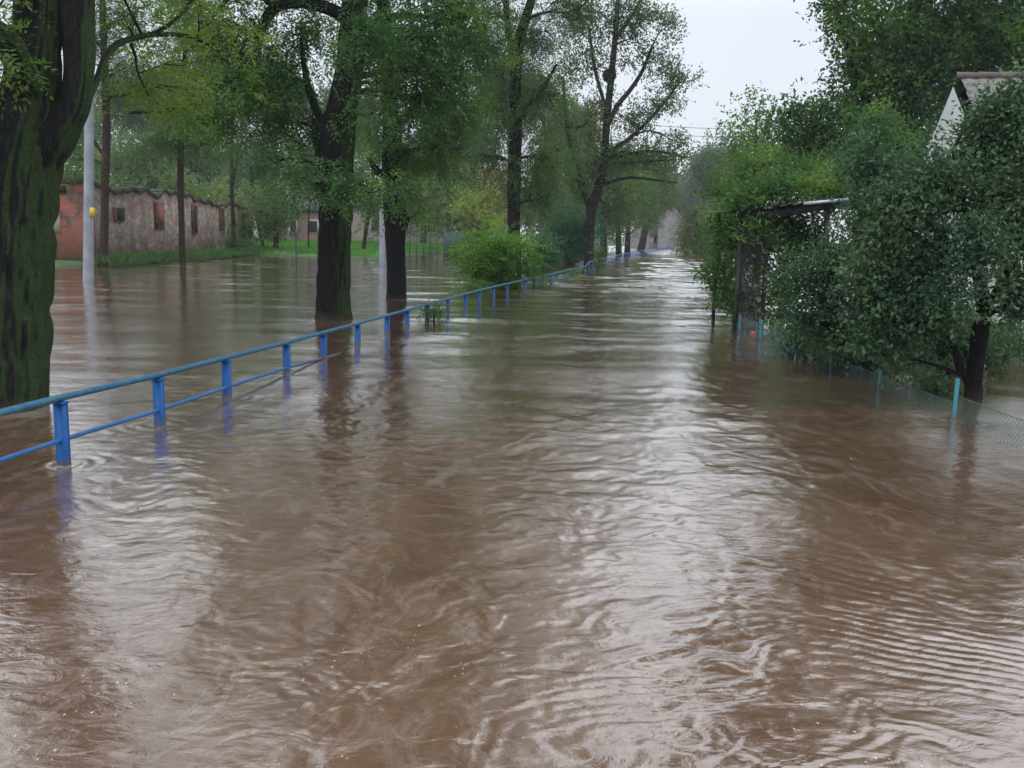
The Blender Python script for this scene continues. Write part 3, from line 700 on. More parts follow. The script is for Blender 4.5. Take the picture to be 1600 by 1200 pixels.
# 5 airy tree
t5 = T('airy_tree', 'tall airy tree with a leaning trunk and thin leafy twigs against the sky', 'tree', 54,
  [[(921, 413, 9), (920, 370, 8), (924, 330, 8), (936, 290, 7), (944, 250, 6), (948, 190, 5.5), (955, 120, 5), (962, 50, 4), (966, -10, 3), (968, -60, 2)],
   [(947, 200, 4), (965, 165, 4), (985, 140, 3.5), (1003, 112, 3), (1020, 70, 2)], [(945, 240, 4), (985, 215, 3), (1030, 170, 2.5), (1060, 130, 1.5)],
   [(925, 330, 6), (900, 270, 4), (885, 190, 3), (880, 120, 2)], [(950, 180, 3), (930, 110, 2.5), (920, 40, 2)], [(962, 60, 3), (990, 20, 2.5), (1010, -20, 1.5)]],
  [(950, 30, 40, 30, 0, .8), (1000, 25, 32, 25), (1040, 42, 24, 26), (1050, 120, 36, 20), (1010, 95, 36, 24, 0, .7), (985, 60, 36, 24, 0, .6), (920, 60, 36, 34, 0, .6), (940, 100, 40, 26, 0, .6), (890, 110, 30, 34, 0, .6), (1025, 165, 40, 22, 0, .8),
   (985, 190, 40, 25, 0, .8), (1058, 222, 22, 20, 0, .8), (1045, 250, 24, 20, 0, .8), (900, 200, 40, 40, 0, .8), (945, 165, 35, 25, 0, .7), (950, 250, 45, 35), (900, 270, 45, 40), (1000, 240, 35, 25), (1075, 128, 14, 10), (1068, 245, 14, 12, 0, .7), (900, 20, 35, 28, 0, .7), (960, -40, 60, 30, 0, .7), (1050, 285, 18, 12, 0, .6)],
  M_airy, M_barkfar, 'leaf', size=.17, dens=2.1, rc=.30, sprays=11, rough=.06, sides=14, seed=15, twig=.018)
# nest of twigs in it
nb = Buf(); qn = np.array(tuple(W(952, 118, 54)))
for _ in range(500):
    d = nrm(rngg.normal(0, 1, 3)); a = qn + d * .32 * random.random() ** .4; t_ = nrm(np.cross(d, rngg.normal(0, 1, 3))) * .3
    nb.tube([a - t_, a + t_], [.012, .012], 3)
tag(nb.build('nest', M_twig, origin=tuple(qn)), 'round dark nest of twigs high in the airy tree', 'nest')
for i, (px, py, rr_, lean, blobs, lab) in enumerate([
    (943, 406, 6, 0, [(950, 335, 35, 28), (925, 310, 40, 35), (965, 300, 35, 32), (940, 275, 40, 30)], 'leafy tree with a straight trunk standing just right of the leaning tree'),
    (967, 401, 5, -2, [(975, 335, 26, 24), (985, 300, 32, 30), (970, 260, 35, 30)], 'first of two close thin trunks in the far tree row'),
    (980, 399, 5, 2, [(1000, 335, 22, 22), (1005, 300, 28, 28), (1010, 260, 30, 28)], 'second of two close trunks in the far tree row'),
    (1001, 393, 6, 10, [(1015, 335, 22, 20), (1030, 300, 25, 26), (1035, 265, 24, 26), (1045, 320, 12, 16), (1010, 290, 25, 25)], 'last leaning trunk at the far end of the tree row')]):
    D_ = G(px, py).y
    T('row_tree', lab, 'tree', D_, [[(px, py, rr_), (px + lean * .5, 370, rr_ * .85), (px + lean, 340, rr_ * .7), (px + lean * 1.6, 300, rr_ * .5), (px + lean * 2, 255, rr_ * .3)]],
      blobs, M_ash2, M_barkfar, 'leaf', size=.24, dens=1.1, rc=.55, sprays=14, rough=.05, sides=12, seed=30 + i, twig=.02)

# trees beside the ruin
T('bank_tree', 'slender dark trunk standing before the ruin just right of the concrete pole', 'tree', 38.2,
  [[(160, 412, 8), (163, 370, 6), (164, 300, 6), (166, 220, 6), (165, 140, 5.5), (162, 60, 5), (160, -30, 4), (165, -150, 2)], [(164, 245, 3), (150, 225, 2.5), (130, 190, 1.5)]],
  [(190, 110, 50, 40), (140, 60, 45, 40), (190, 30, 55, 40), (240, 140, 50, 35), (120, 250, 30, 25, 0, .7), (160, -60, 100, 50), (100, 190, 35, 30, 1, .8)],
  M_ash2, M_barkred, size=.13, dens=3.4, rc=.36, sprays=12, sides=20, seed=41, rough=.08)
T('bank_tree', 'tree with a reddish straight trunk in front of the middle of the ruin', 'tree', 44,
  [[(285, 400, 5), (284, 350, 4.5), (282, 290, 5), (283, 220, 5), (286, 150, 4), (290, 60, 3), (292, -30, 2)]],
  [(290, 200, 55, 35), (250, 225, 40, 28), (330, 225, 40, 28), (285, 140, 60, 40), (300, 70, 60, 45), (350, 110, 45, 40), (290, 0, 70, 40)],
  M_ash2, M_barkred, size=.14, dens=2.8, rc=.4, sprays=12, sides=16, seed=42, rough=.08)
T('bank_tree', 'thin ivy-clad tree at the far end of the ruin', 'tree', 55,
  [[(366, 392, 4), (364, 340, 3), (362, 280, 3), (363, 210, 2.5), (366, 130, 2)], [(364, 290, 2), (370, 250, 1.5), (372, 215, 1)]],
  [(365, 375, 9, 18, 0, 2.2), (364, 340, 6, 16, 0, 2), (360, 190, 45, 35), (400, 150, 45, 40), (360, 110, 50, 40), (415, 220, 40, 32)],
  M_ash2, M_barkfar, size=.15, dens=2.2, rc=.4, sprays=12, sides=12, seed=43, rough=.08)

# wooded background left, tree by tree
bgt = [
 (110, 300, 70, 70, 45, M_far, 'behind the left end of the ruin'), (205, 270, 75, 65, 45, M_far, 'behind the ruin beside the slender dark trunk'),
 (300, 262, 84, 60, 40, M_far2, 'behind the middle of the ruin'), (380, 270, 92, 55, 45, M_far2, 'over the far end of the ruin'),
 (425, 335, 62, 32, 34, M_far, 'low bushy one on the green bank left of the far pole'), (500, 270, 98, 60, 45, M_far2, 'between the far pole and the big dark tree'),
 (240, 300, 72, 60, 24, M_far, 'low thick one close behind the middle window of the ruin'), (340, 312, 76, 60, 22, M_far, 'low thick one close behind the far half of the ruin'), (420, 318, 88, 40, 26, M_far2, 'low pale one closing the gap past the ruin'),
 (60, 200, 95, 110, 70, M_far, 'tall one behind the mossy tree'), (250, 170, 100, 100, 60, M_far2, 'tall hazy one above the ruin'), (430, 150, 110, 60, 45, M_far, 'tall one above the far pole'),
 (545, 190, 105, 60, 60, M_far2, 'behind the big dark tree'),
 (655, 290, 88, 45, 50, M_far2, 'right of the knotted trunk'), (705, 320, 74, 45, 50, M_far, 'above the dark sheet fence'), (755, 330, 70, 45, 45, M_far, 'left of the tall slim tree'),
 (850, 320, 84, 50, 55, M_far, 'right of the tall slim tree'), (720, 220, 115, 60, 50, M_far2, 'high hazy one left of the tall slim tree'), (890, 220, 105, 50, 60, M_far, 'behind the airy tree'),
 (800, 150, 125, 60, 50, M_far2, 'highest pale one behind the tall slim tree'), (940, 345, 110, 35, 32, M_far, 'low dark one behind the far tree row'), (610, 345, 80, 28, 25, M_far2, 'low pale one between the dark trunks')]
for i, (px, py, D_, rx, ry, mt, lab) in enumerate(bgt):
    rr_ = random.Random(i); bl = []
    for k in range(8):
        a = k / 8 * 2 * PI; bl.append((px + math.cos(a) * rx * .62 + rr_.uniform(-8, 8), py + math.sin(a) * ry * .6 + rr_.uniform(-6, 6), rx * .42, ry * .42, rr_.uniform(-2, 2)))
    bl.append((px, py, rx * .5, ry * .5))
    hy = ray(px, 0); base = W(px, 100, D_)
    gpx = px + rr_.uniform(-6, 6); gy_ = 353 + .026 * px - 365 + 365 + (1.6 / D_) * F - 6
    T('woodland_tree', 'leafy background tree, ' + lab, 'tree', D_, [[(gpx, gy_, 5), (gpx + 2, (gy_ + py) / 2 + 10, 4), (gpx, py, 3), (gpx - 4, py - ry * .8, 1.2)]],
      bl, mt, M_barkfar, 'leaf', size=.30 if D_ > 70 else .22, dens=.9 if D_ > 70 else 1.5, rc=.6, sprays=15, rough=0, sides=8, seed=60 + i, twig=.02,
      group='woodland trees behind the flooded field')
# bare-ish thin trunks on the bank
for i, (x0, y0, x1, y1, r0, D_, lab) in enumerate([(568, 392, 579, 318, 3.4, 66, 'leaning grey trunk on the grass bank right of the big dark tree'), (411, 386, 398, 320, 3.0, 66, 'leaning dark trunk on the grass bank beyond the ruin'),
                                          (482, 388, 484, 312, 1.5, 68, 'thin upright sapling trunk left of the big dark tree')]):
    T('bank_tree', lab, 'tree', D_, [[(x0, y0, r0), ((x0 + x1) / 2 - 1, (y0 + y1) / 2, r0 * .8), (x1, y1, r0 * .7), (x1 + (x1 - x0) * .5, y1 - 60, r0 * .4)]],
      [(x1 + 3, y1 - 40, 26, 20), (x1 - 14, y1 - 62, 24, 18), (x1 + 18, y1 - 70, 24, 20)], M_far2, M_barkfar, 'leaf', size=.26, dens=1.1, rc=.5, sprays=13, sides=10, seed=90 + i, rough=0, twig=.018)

# shrubs
def shrub(name, label, px, py, rx, ry, D_, mat, n, seed, size=.1, kind='ash', sprays=14, lean=0, dens=10, rc=.2, ht=None):
    rng = np.random.default_rng(seed); foot = G(px, py); Y0 = foot.y
    root = thing(name, label, 'shrub', tuple(foot)); S = Y0 / F
    st = Buf(); lf = Buf(); C = []
    for i in range(n):
        a = rng.uniform(-1, 1); b_ = rng.uniform(-1, 1)
        tip = np.array([a * rx * S, b_ * rx * S * .8, ry * 2 * S * rng.uniform(.6, 1.05) * (1 - .35 * a * a)])
        base = np.array([a * rx * S * .15, b_ * .2, -.5]); mid = base * .45 + tip * .55 + np.array([0, 0, .12 * ry * S])
        st.tube([base, mid, tip], [.018, .012, .004], 4, resample=4)
        for t in np.linspace(.35, 1, 5): C.append(base * (1 - t) ** 2 + 2 * mid * t * (1 - t) + tip * t * t)
    C = np.array(C); C = C[C[:, 2] > .05]
    foliage(lf, C, rc, rng, kind, size, sprays, np.array([0, 0, 0.]), .2)
    st.build('stems', M_twig, root); lf.build('foliage', mat, root)
    return root
shrub('bright_shrub', 'bright green leafy shrub growing through the water behind the railing', 772, 449, 62, 42, 30, M_bright, 42, 101, .17, sprays=5, rc=.2)
shrub('dark_shrub', 'large bluish green shrub standing in water left of the airy tree', 890, 414, 40, 46, 50, M_teal, 44, 102, .13, sprays=14, rc=.42)
shrub('dark_shrub', 'small bluish green shrub just right of the bright green shrub', 852, 418, 17, 24, 50, M_teal, 16, 103, .13, sprays=12, rc=.3)
shrub('small_shrub', 'low weed wrapped around a railing post near the floating leaves', 674, 502, 9, 12, 18, M_weed, 6, 104, .07, sprays=6, rc=.07)
shrub('small_shrub', 'tiny leafy twigs above the railing left of the bright green shrub', 737, 458, 10, 7, 26, M_weed, 5, 105, .07, sprays=5, rc=.08)
shrub('small_shrub', 'tiny leafy sprig above the railing close to the bright green shrub', 755, 455, 7, 8, 27, M_weed, 4, 106, .07, sprays=5, rc=.08)
shrub('small_shrub', 'thin tall weed by the railing below the airy tree', 933, 424, 4, 24, 44, M_weed, 5, 107, .12, sprays=4, rc=.1)
shrub('small_shrub', 'drifted branch with leaves caught on the railing right of the bright green shrub', 845, 449, 14, 5, 30, M_weed, 8, 108, .1, sprays=6, rc=.14)
shrub('small_shrub', 'grassy drift caught under the railing beyond the bright green shrub', 893, 433, 12, 4, 38, M_bright, 6, 109, .1, sprays=5, rc=.14)
shrub('ivy_clump', 'low ivy clump at the foot of the reddish trunk before the ruin', 276, 401, 16, 8, 43, M_weed, 12, 110, .12, kind='leaf', sprays=10, rc=.22)
shrub('ivy_clump', 'low ivy clump at the far end of the ruin', 372, 397, 20, 8, 55, M_weed, 12, 111, .14, kind='leaf', sprays=10, rc=.26)

# ---------------------------------------------------------------- right bank
T('maple_tree', 'towering dark maple filling the upper right behind the cottage', 'tree', 30,
  [[(1400, 470, 18), (1402, 380, 16), (1405, 280, 14), (1410, 200, 12), (1420, 100, 10), (1430, 0, 8), (1440, -150, 4)], [(1410, 220, 8), (1350, 150, 6), (1320, 60, 4), (1310, 20, 2)], [(1415, 130, 7), (1480, 60, 5), (1560, 10, 3)], [(1405, 260, 7), (1330, 220, 5), (1260, 185, 3), (1225, 175, 2)]],
  [(1325, 30, 32, 28), (1340, 70, 32, 26), (1390, 45, 45, 40), (1345, 125, 40, 28), (1395, 120, 50, 45), (1460, 60, 60, 55), (1540, 40, 70, 50), (1450, 130, 50, 40), (1590, 90, 55, 45), (1530, 110, 50, 35), (1310, 170, 35, 22), (1360, 175, 50, 30, 1),
   (1255, 172, 26, 14), (1225, 195, 28, 18), (1280, 200, 40, 22), (1420, 200, 50, 40), (1330, 230, 60, 40), (1400, 260, 60, 40), (1270, 240, 50, 30), (1500, 160, 40, 25, 4), (1640, 20, 70, 70), (1390, -30, 90, 45), (1520, -50, 120, 60), (1330, -10, 40, 20), (1420, -140, 140, 70), (1560, -150, 120, 70), (1280, -75, 60, 40, 0, 3), (1250, -150, 65, 50, 0, 3), (1235, -240, 65, 55, 0, 3), (1310, -170, 90, 70, 0, 2.4), (1240, -350, 75, 65, 0, 3), (1250, -480, 85, 70, 0, 3), (1270, -620, 110, 80, 0, 3), (1400, -520, 120, 90, 0, 2.4), (1300, -280, 100, 80, 0, 2.4), (1450, -300, 140, 90, 0, 2), (1330, -420, 120, 80, 0, 2)],
  M_dark, M_barkd, 'leaf', size=.16, dens=5.0, rc=.32, sprays=13, sides=16, seed=201, twig=.014)
T('young_tree', 'rounded mid-green young tree under the dark maple', 'tree', 25,
  [[(1370, 450, 6), (1370, 350, 5), (1370, 250, 4), (1368, 195, 2)]], [(1370, 205, 38, 26), (1355, 235, 35, 22), (1390, 235, 40, 24), (1370, 275, 50, 28)],
  M_bright if False else M_ash, M_barkfar, 'leaf', size=.11, dens=7, rc=.25, sprays=13, sides=10, seed=202)
for i, (px, py, D_, rx, ry, mt, lab, sz_) in enumerate([
    (1180, 250, 48, 42, 60, M_dark, 'dark tree with a pointed top between the pale far trees and the maple', .2), (1155, 290, 62, 32, 50, M_airy, 'dull green tree leaning over the water on the right bank', .22),
    (1225, 260, 36, 42, 45, M_ash2, 'leafy tree directly behind the pergola', .16), (1150, 375, 34, 15, 44, M_ash2, 'low bushy tree overhanging the water left of the pergola', .15),
    (1120, 275, 110, 28, 36, M_far2, 'pale hazy tree above the willow', .4), (1132, 350, 70, 14, 35, M_airy, 'dark low tree right of the willow', .25),
    (1290, 300, 24, 50, 50, M_dark, 'dark leafy tree behind the pergola roof', .12)]):
    rr_ = random.Random(70 + i); bl = []
    for k in range(8):
        a = k / 8 * 2 * PI; bl.append((px + math.cos(a) * rx * .62 + rr_.uniform(-4, 4), py + math.sin(a) * ry * .6 + rr_.uniform(-4, 4), rx * .42, ry * .42, rr_.uniform(-1.5, 1.5)))
    bl.append((px, py, rx * .5, ry * .5))
    if i == 0: bl += [(1182, 185, 12, 18), (1180, 165, 5, 12), (1150, 208, 18, 9)]
    gy_ = 372 + 2520 / D_
    T('bank_tree', lab, 'tree', D_, [[(px + 4, gy_, 5), (px + 2, (gy_ + py) / 2, 4), (px, py, 3), (px + 1, py - ry * .95, 1)]], bl, mt, M_barkfar, 'leaf', size=sz_, dens=60 / D_ ** .85 / 1.6, rc=sz_ * 2.1, sprays=13, rough=0, sides=8, seed=220 + i, twig=.012 + D_ * .0001)
# weeping willow
T('willow_tree', 'yellow-green weeping willow hanging over the water at the far right bend', 'tree', 95,
  [[(1092, 398, 5), (1091, 370, 4), (1090, 345, 3), (1088, 330, 2)]], [(1080, 335, 16, 12), (1092, 330, 18, 12), (1075, 355, 12, 20), (1086, 362, 14, 22), (1100, 355, 14, 24), (1072, 372, 8, 10), (1098, 378, 12, 12)],
  M_willow, M_barkfar, 'willow', size=.42, dens=1.6, rc=.45, sprays=14, sides=8, rough=0, seed=240, twig=.02)
# far hazy trees closing the road
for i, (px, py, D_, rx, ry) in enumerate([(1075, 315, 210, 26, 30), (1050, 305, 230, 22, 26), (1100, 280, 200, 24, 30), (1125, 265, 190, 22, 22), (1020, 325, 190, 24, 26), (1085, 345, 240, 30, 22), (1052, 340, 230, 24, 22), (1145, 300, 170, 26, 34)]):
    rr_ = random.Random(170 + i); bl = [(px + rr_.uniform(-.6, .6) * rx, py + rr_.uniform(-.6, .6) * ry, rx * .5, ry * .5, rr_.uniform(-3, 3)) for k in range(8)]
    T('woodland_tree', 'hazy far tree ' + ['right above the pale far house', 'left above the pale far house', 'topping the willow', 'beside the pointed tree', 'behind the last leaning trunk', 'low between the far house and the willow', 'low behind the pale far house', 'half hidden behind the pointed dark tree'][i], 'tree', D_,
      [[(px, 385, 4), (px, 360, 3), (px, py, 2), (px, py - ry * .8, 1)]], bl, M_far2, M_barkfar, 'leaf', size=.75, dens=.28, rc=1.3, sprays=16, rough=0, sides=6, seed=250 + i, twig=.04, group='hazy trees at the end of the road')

# apple trees in the flooded garden
T('apple_tree', 'dark apple tree with a forked black trunk in the flooded right garden', 'tree', 10.4,
  [[(1521, 622, 13), (1522, 600, 12), (1526, 560, 11.5), (1531, 520, 12), (1537, 480, 11), (1528, 430, 9), (1515, 370, 7), (1500, 300, 5), (1490, 230, 3)],
   [(1520, 607, 7), (1508, 588, 6.5), (1497, 568, 6), (1492, 545, 5), (1470, 510, 4), (1430, 470, 3), (1390, 450, 2)], [(1535, 495, 8), (1560, 450, 6), (1590, 400, 5), (1640, 350, 3)],
   [(1528, 430, 6), (1470, 390, 5), (1420, 360, 3), (1380, 330, 2)]],
  [(1400, 340, 60, 55), (1470, 300, 60, 60), (1380, 430, 50, 50), (1450, 410, 55, 50), (1610, 150, 40, 22, .2), (1535, 255, 45, 45, .3, .9), (1560, 220, 55, 50, .3), (1550, 310, 60, 50), (1600, 340, 60, 60), (1530, 390, 50, 40, -.4), (1430, 490, 55, 40), (1480, 470, 45, 35, -.5, .8),
   (1370, 510, 45, 38), (1590, 470, 35, 40, -.3, .9), (1570, 175, 40, 35, .2), (1620, 240, 60, 60), (1640, 440, 50, 60), (1420, 560, 40, 18, 0, .5), (1360, 270, 40, 35, .4)],
  M_apple, M_barkd, 'leaf', size=.066, dens=38, rc=.10, sprays=11, sides=40, seed=301, twig=.005, rough=.13, barkrs=8)
T('apple_tree', 'lower apple tree drooping over the wire fence left of the forked one', 'tree', 12.4,
  [[(1352, 596, 8), (1350, 560, 7), (1345, 500, 6), (1340, 430, 5), (1335, 350, 3)], [(1346, 510, 4), (1310, 460, 3), (1280, 420, 2)], [(1350, 540, 4), (1390, 500, 3), (1410, 470, 2)]],
  [(1365, 350, 40, 40), (1310, 425, 40, 35), (1330, 420, 50, 45), (1290, 460, 50, 38), (1340, 490, 50, 35), (1300, 515, 45, 28), (1350, 550, 60, 28), (1250, 440, 28, 30, 0, .8), (1400, 545, 40, 28), (1250, 500, 25, 22, 0, .7), (1370, 300, 35, 30)],
  M_apple, M_barkd, 'leaf', size=.065, dens=26, rc=.13, sprays=12, sides=20, seed=302, twig=.006, rough=.1)
shrub('garden_bush', 'bushy green undergrowth between the pergola and the wire fence', 1270, 560, 50, 28, 12, M_apple, 26, 303, .07, kind='leaf', sprays=9, rc=.12)
shrub('garden_bush', 'drowned low bush poking out beside the forked apple tree', 1462, 612, 42, 12, 9.5, M_apple, 18, 304, .06, kind='leaf', sprays=7, rc=.07)
shrub('garden_bush', 'thick dark hedge bush between the forked apple tree and the cottage wall', 1492, 580, 48, 40, 12.5, M_apple, 34, 306, .07, kind='leaf', sprays=12, rc=.13)
shrub('garden_bush', 'low leafy bush behind the third fence post from the pergola', 1330, 575, 45, 22, 11.5, M_apple, 20, 305, .07, kind='leaf', sprays=8, rc=.1)

# pergola with vine
M_dwood = plain('dark_wet_wood', (.010, .010, .012), (.028, .026, .026), 3, .7, .3)
M_tin = plain('tin_sheet', (.35, .39, .46), (.5, .54, .6), 1.5, .35, .2, .3)
pg0 = G(1147, 517); pg = thing('pergola', 'dark vine-covered garden pergola with a low lean-to roof standing in the water', 'pergola', tuple(pg0))
PY = pg0.y
def rp(v): return (v[0] - pg0.x, v[1] - pg0.y, v[2])
a = pg0; b_ = G(1197, 511); bk = Vector((b_.x, b_.y, 0))
ztop = W(1150, 335, PY).z; zt2 = W(1325, 312, PY - .4).z
for q, zt_ in ((a, ztop), (Vector((W(1200, 400, PY).x, PY + .1, 0)), ztop + .05), (Vector((a.x + .1, PY + 2.4, 0)), ztop), (Vector((W(1285, 400, PY).x, PY - .1, 0)), zt2 - .05), (Vector((W(1285, 400, PY).x, PY + 2.4, 0)), zt2 - .05)):
    Buf().box(rp((q.x, q.y, (zt_ - .7) / 2)), (.07, .07, zt_ + .7)).build('post', M_dwood, pg)
x1 = W(1330, 320, PY - .3).x
dirx = Vector((x1 - a.x, 0, zt2 - ztop)); Lx = dirx.length; mx = (a.x + x1) / 2
Buf().box(rp((mx, PY - .08, (ztop + zt2) / 2 - .05)), (Lx + .3, .06, .16), ux=tuple(dirx)).build('beam', M_dwood, pg)
Buf().box(rp((mx, PY + 2.45, (ztop + zt2) / 2 - .05)), (Lx + .3, .06, .16), ux=tuple(dirx)).build('beam', M_dwood, pg)
sh = Buf()
def roofsheet(u, v): 
    return np.stack([a.x - .3 + u * (x1 - a.x + .5) - pg0.x, -.3 + v * 3.1 + 0 * u, ztop + .06 + u * (zt2 - ztop) + .02 * np.sin(u * 60)], -1)
sh.sheet(roofsheet, 120, 2); sh.build('roof_sheet', plain('black_roofing', (.02, .02, .022), (.045, .045, .048), 2, .6), pg)
xt0, xt1 = W(1256, 318, PY - .35).x, W(1328, 312, PY - .35).x
Buf().box(rp(((xt0 + xt1) / 2, PY - .33, (W(1256, 318, PY - .35).z + W(1328, 311, PY - .35).z) / 2)), (xt1 - xt0, .1, .055), ux=(xt1 - xt0, 0, W(1328, 311, PY - .35).z - W(1256, 318, PY - .35).z)).build('tin_edging', M_tin, pg)
# valance boards under the roof and dark screen mesh
Buf().box(rp(((a.x + W(1290, 400, PY).x) / 2, PY + 2.2, ztop - .35)), (W(1290, 400, PY).x - a.x, .03, .75)).build('back_boards', M_dwood, pg)
scr = Buf(); sx0, sx1 = a.x + .04, W(1197, 400, PY).x
z0s, z1s = .38, W(1150, 362, PY).z
for k in range(46):
    x = sx0 + (sx1 - sx0) * k / 45; scr.tube([rp((x, PY + .02, z0s)), rp((x, PY + .02, z1s))], [.0032] * 2, 3)
for k in range(120):
    z = z0s + (z1s - z0s) * k / 119; scr.tube([rp((sx0, PY + .02, z)), rp((sx1, PY + .02, z))], [.0032] * 2, 3)
scr.build('mesh_screen', M_dwood, pg)
gt = Buf()
for k in range(9):
    x = sx0 + (sx1 - sx0) * (k + .5) / 9; gt.box(rp((x, PY - .06, .0)), (.035, .018, .78))
gt.box(rp(((sx0 + sx1) / 2, PY - .035, .33)), (sx1 - sx0, .02, .05)).box(rp(((sx0 + sx1) / 2, PY - .035, .05)), (sx1 - sx0, .02, .05))
gt.build('picket_panel', M_dwood, pg)
# vine on it
rngv = np.random.default_rng(77)
def vine(label, pts, n, rc, size, mat, seed):
    rng = np.random.default_rng(seed); P = np.array([tuple(W(x, y, d)) for x, y, d in pts]); r = np.full(len(P), .014)
    Pq, rq = catmull(P, r, 6); root = thing('vine', label, 'vine', tuple(Pq[0]))
    st = Buf(); st.tube(Pq, rq, 5); lf = Buf()
    C = Pq[rng.integers(0, len(Pq), n)] + rng.normal(0, rc, (n, 3)) * np.array([1, 1, .6])
    foliage(lf, C, .12, rng, 'leaf', size, 6, Pq.mean(0))
    for q in C[::2]:
        s = Pq[np.argmin(np.linalg.norm(Pq - q, axis=1))]; st.tube([s, q], [.006, .003], 3)
    st.build('stem', M_twig, root, origin=tuple(Pq[0])); lf.build('foliage', mat, root, origin=tuple(Pq[0])); return root
vine('bright green vine sprawling over the pergola roof', [(1150, 325, PY + .3), (1185, 312, PY + .2), (1225, 302, PY + .5), (1265, 298, PY + .4), (1310, 300, PY + .6), (1335, 296, PY + .8)], 150, .09, .10, M_vine, 1)
vine('bright vine shoots hanging from the pergola front beam', [(1135, 345, PY - .2), (1160, 360, PY - .15), (1190, 355, PY - .15), (1205, 370, PY - .15), (1215, 395, PY - .1)], 22, .05, .08, M_vine, 2)
vine('darker vine climbing behind the pergola mesh screen', [(1180, 500, PY + .3), (1175, 450, PY + .3), (1180, 410, PY + .4), (1170, 370, PY + .4)], 60, .14, .09, M_weed, 3)
vine('green vine curtain hanging into the water at the left of the pergola', [(1120, 345, PY + 1.2), (1125, 380, PY + 1.2), (1122, 420, PY + 1), (1130, 450, PY + .9), (1138, 470, PY + .8)], 90, .12, .09, M_weed, 4)
vine('tall yellow-green vine mass spreading high behind the pergola', [(1120, 300, PY + 5), (1160, 275, PY + 5), (1205, 255, PY + 5), (1250, 262, PY + 5), (1300, 280, PY + 4.5), (1230, 300, PY + 4)], 110, .20, .10, M_vine, 5)
vine('leafy climber filling the space under the pergola roof', [(1215, 500, PY + 1.2), (1225, 450, PY + 1.2), (1240, 400, PY + 1.1), (1270, 380, PY + 1.), (1230, 350, PY + 1)], 200, .18, .09, M_ash, 6)

# wire fence with turquoise posts
M_turq = paint('turquoise_paint', (.05, .23, .30), (.08, .20, .22), .5, (.5, .75), 12)
M_wire = plain('green_wire', (.035, .10, .09), (.07, .16, .15), 6, .5, 0)
fpx = [(1154, 519, 492), (1187, 531, 500), (1239, 560, 514), (1298, 577, 536), (1372, 606, 580), (1491, 656, 592)]
fp = [(G(x, y), W(x + (x - 800) * .008, t, G(x, y).y)) for x, y, t in fpx]
l0, l1 = fp[-2][0], fp[-1][0]; ex = l1 + (l1 - l0) * .9; fp.append((ex, ex + Vector((0, 0, .3)))); ex2 = ex + (l1 - l0) * .9; fp.append((ex2, ex2 + Vector((0, 0, .28))))
print('fence', [(round(a.x, 1), round(a.y, 1), round(t.z, 2)) for a, t in fp])
fo = fp[0][0]
wf2 = thing('wire_fence', 'green chain link fence with turquoise posts sinking into the flood on the right', 'fence', tuple(fo))
def rf(v): return (v[0] - fo.x, v[1] - fo.y, v[2])
for a_, t_ in fp:
    t2 = Vector((t_.x, t_.y, max(t_.z, .12)))
    Buf().tube([rf((a_.x, a_.y, -.6)), rf(t2)], [.021, .021], 10, cap=True).build('post', M_turq, wf2)
wr = Buf(); PIT = .055
for (a_, t_), (c_, u_) in zip(fp[:-1], fp[1:]):
    Ls = (Vector((c_.x, c_.y, 0)) - Vector((a_.x, a_.y, 0))).length; z1 = min(max(t_.z, .15), max(u_.z, .15)) - .04; z0 = -.12; Hh = z1 - z0
    dxy = (Vector((c_.x, c_.y, 0)) - Vector((a_.x, a_.y, 0))) / Ls
    k = -Hh
    while k < Ls:
        for s_ in (1, -1):
            s0, s1 = max(k, 0), min(k + Hh, Ls)
            if s1 - s0 < .01: continue
            za, zb = z0 + (s0 - k), z0 + (s1 - k)
            if s_ < 0: za, zb = z0 + z1 - za, z0 + z1 - zb
            lean = lambda s, z: (a_.x + dxy.x * s, a_.y + dxy.y * s, z)
            wr.tube([rf(lean(s0, za)), rf(lean(s1, zb))], [.0021] * 2, 3)
        k += PIT
    wr.tube([rf((a_.x, a_.y, z1)), rf(((a_.x + c_.x) / 2, (a_.y + c_.y) / 2, z1 - .015)), rf((c_.x, c_.y, z1))], [.003] * 3, 4)
wr.build('wire_mesh', M_wire, wf2)

# cottage on the right
A = W(1490, 128, 17); sl = Vector((.60, 2.9, 0)); ln_ = Vector((2.9, -.60, 0)).normalized() * 9
ct = thing('cottage', 'white rendered cottage with a tiled roof behind the apple tree', 'house', (A.x, A.y, 0))
ze = 2.75; off = np.array([A.x, A.y, 0])
def P3(v, z): return np.array([v.x, v.y, z]) - off * np.array([1, 1, 0])
Bp, Fp = A + sl, A - sl
M_wallw = plain('white_render', (.58, .60, .61), (.70, .72, .73), 1.5, .8, .3)
wv = [P3(Fp, -.7), P3(A, -.7), P3(Bp, -.7), P3(Bp, ze), P3(A, A.z - .08), P3(Fp, ze)]
e = np.array([ln_.x, ln_.y, 0]); wv2 = [p + e for p in wv]
Buf().add(wv + wv2, [(0, 1, 4, 5), (1, 2, 3, 4), (6, 11, 10, 7), (7, 10, 9, 8), (0, 5, 11, 6), (2, 8, 9, 3)]).build('wall', M_wallw, ct)
m, nt, b = mat_new('weathered_tiles'); g = pos(nt)
nt.links.new(rampn(nt, noise(nt, 3, 6, g, .7), [(.3, (.06, .06, .055)), (.55, (.15, .15, .135)), (.8, (.12, .075, .065))]), b.inputs['Base Color']); b.inputs['Roughness'].default_value = .8; bump(nt, b, noise(nt, 20, 3, g), .3, .01)
M_tile = m
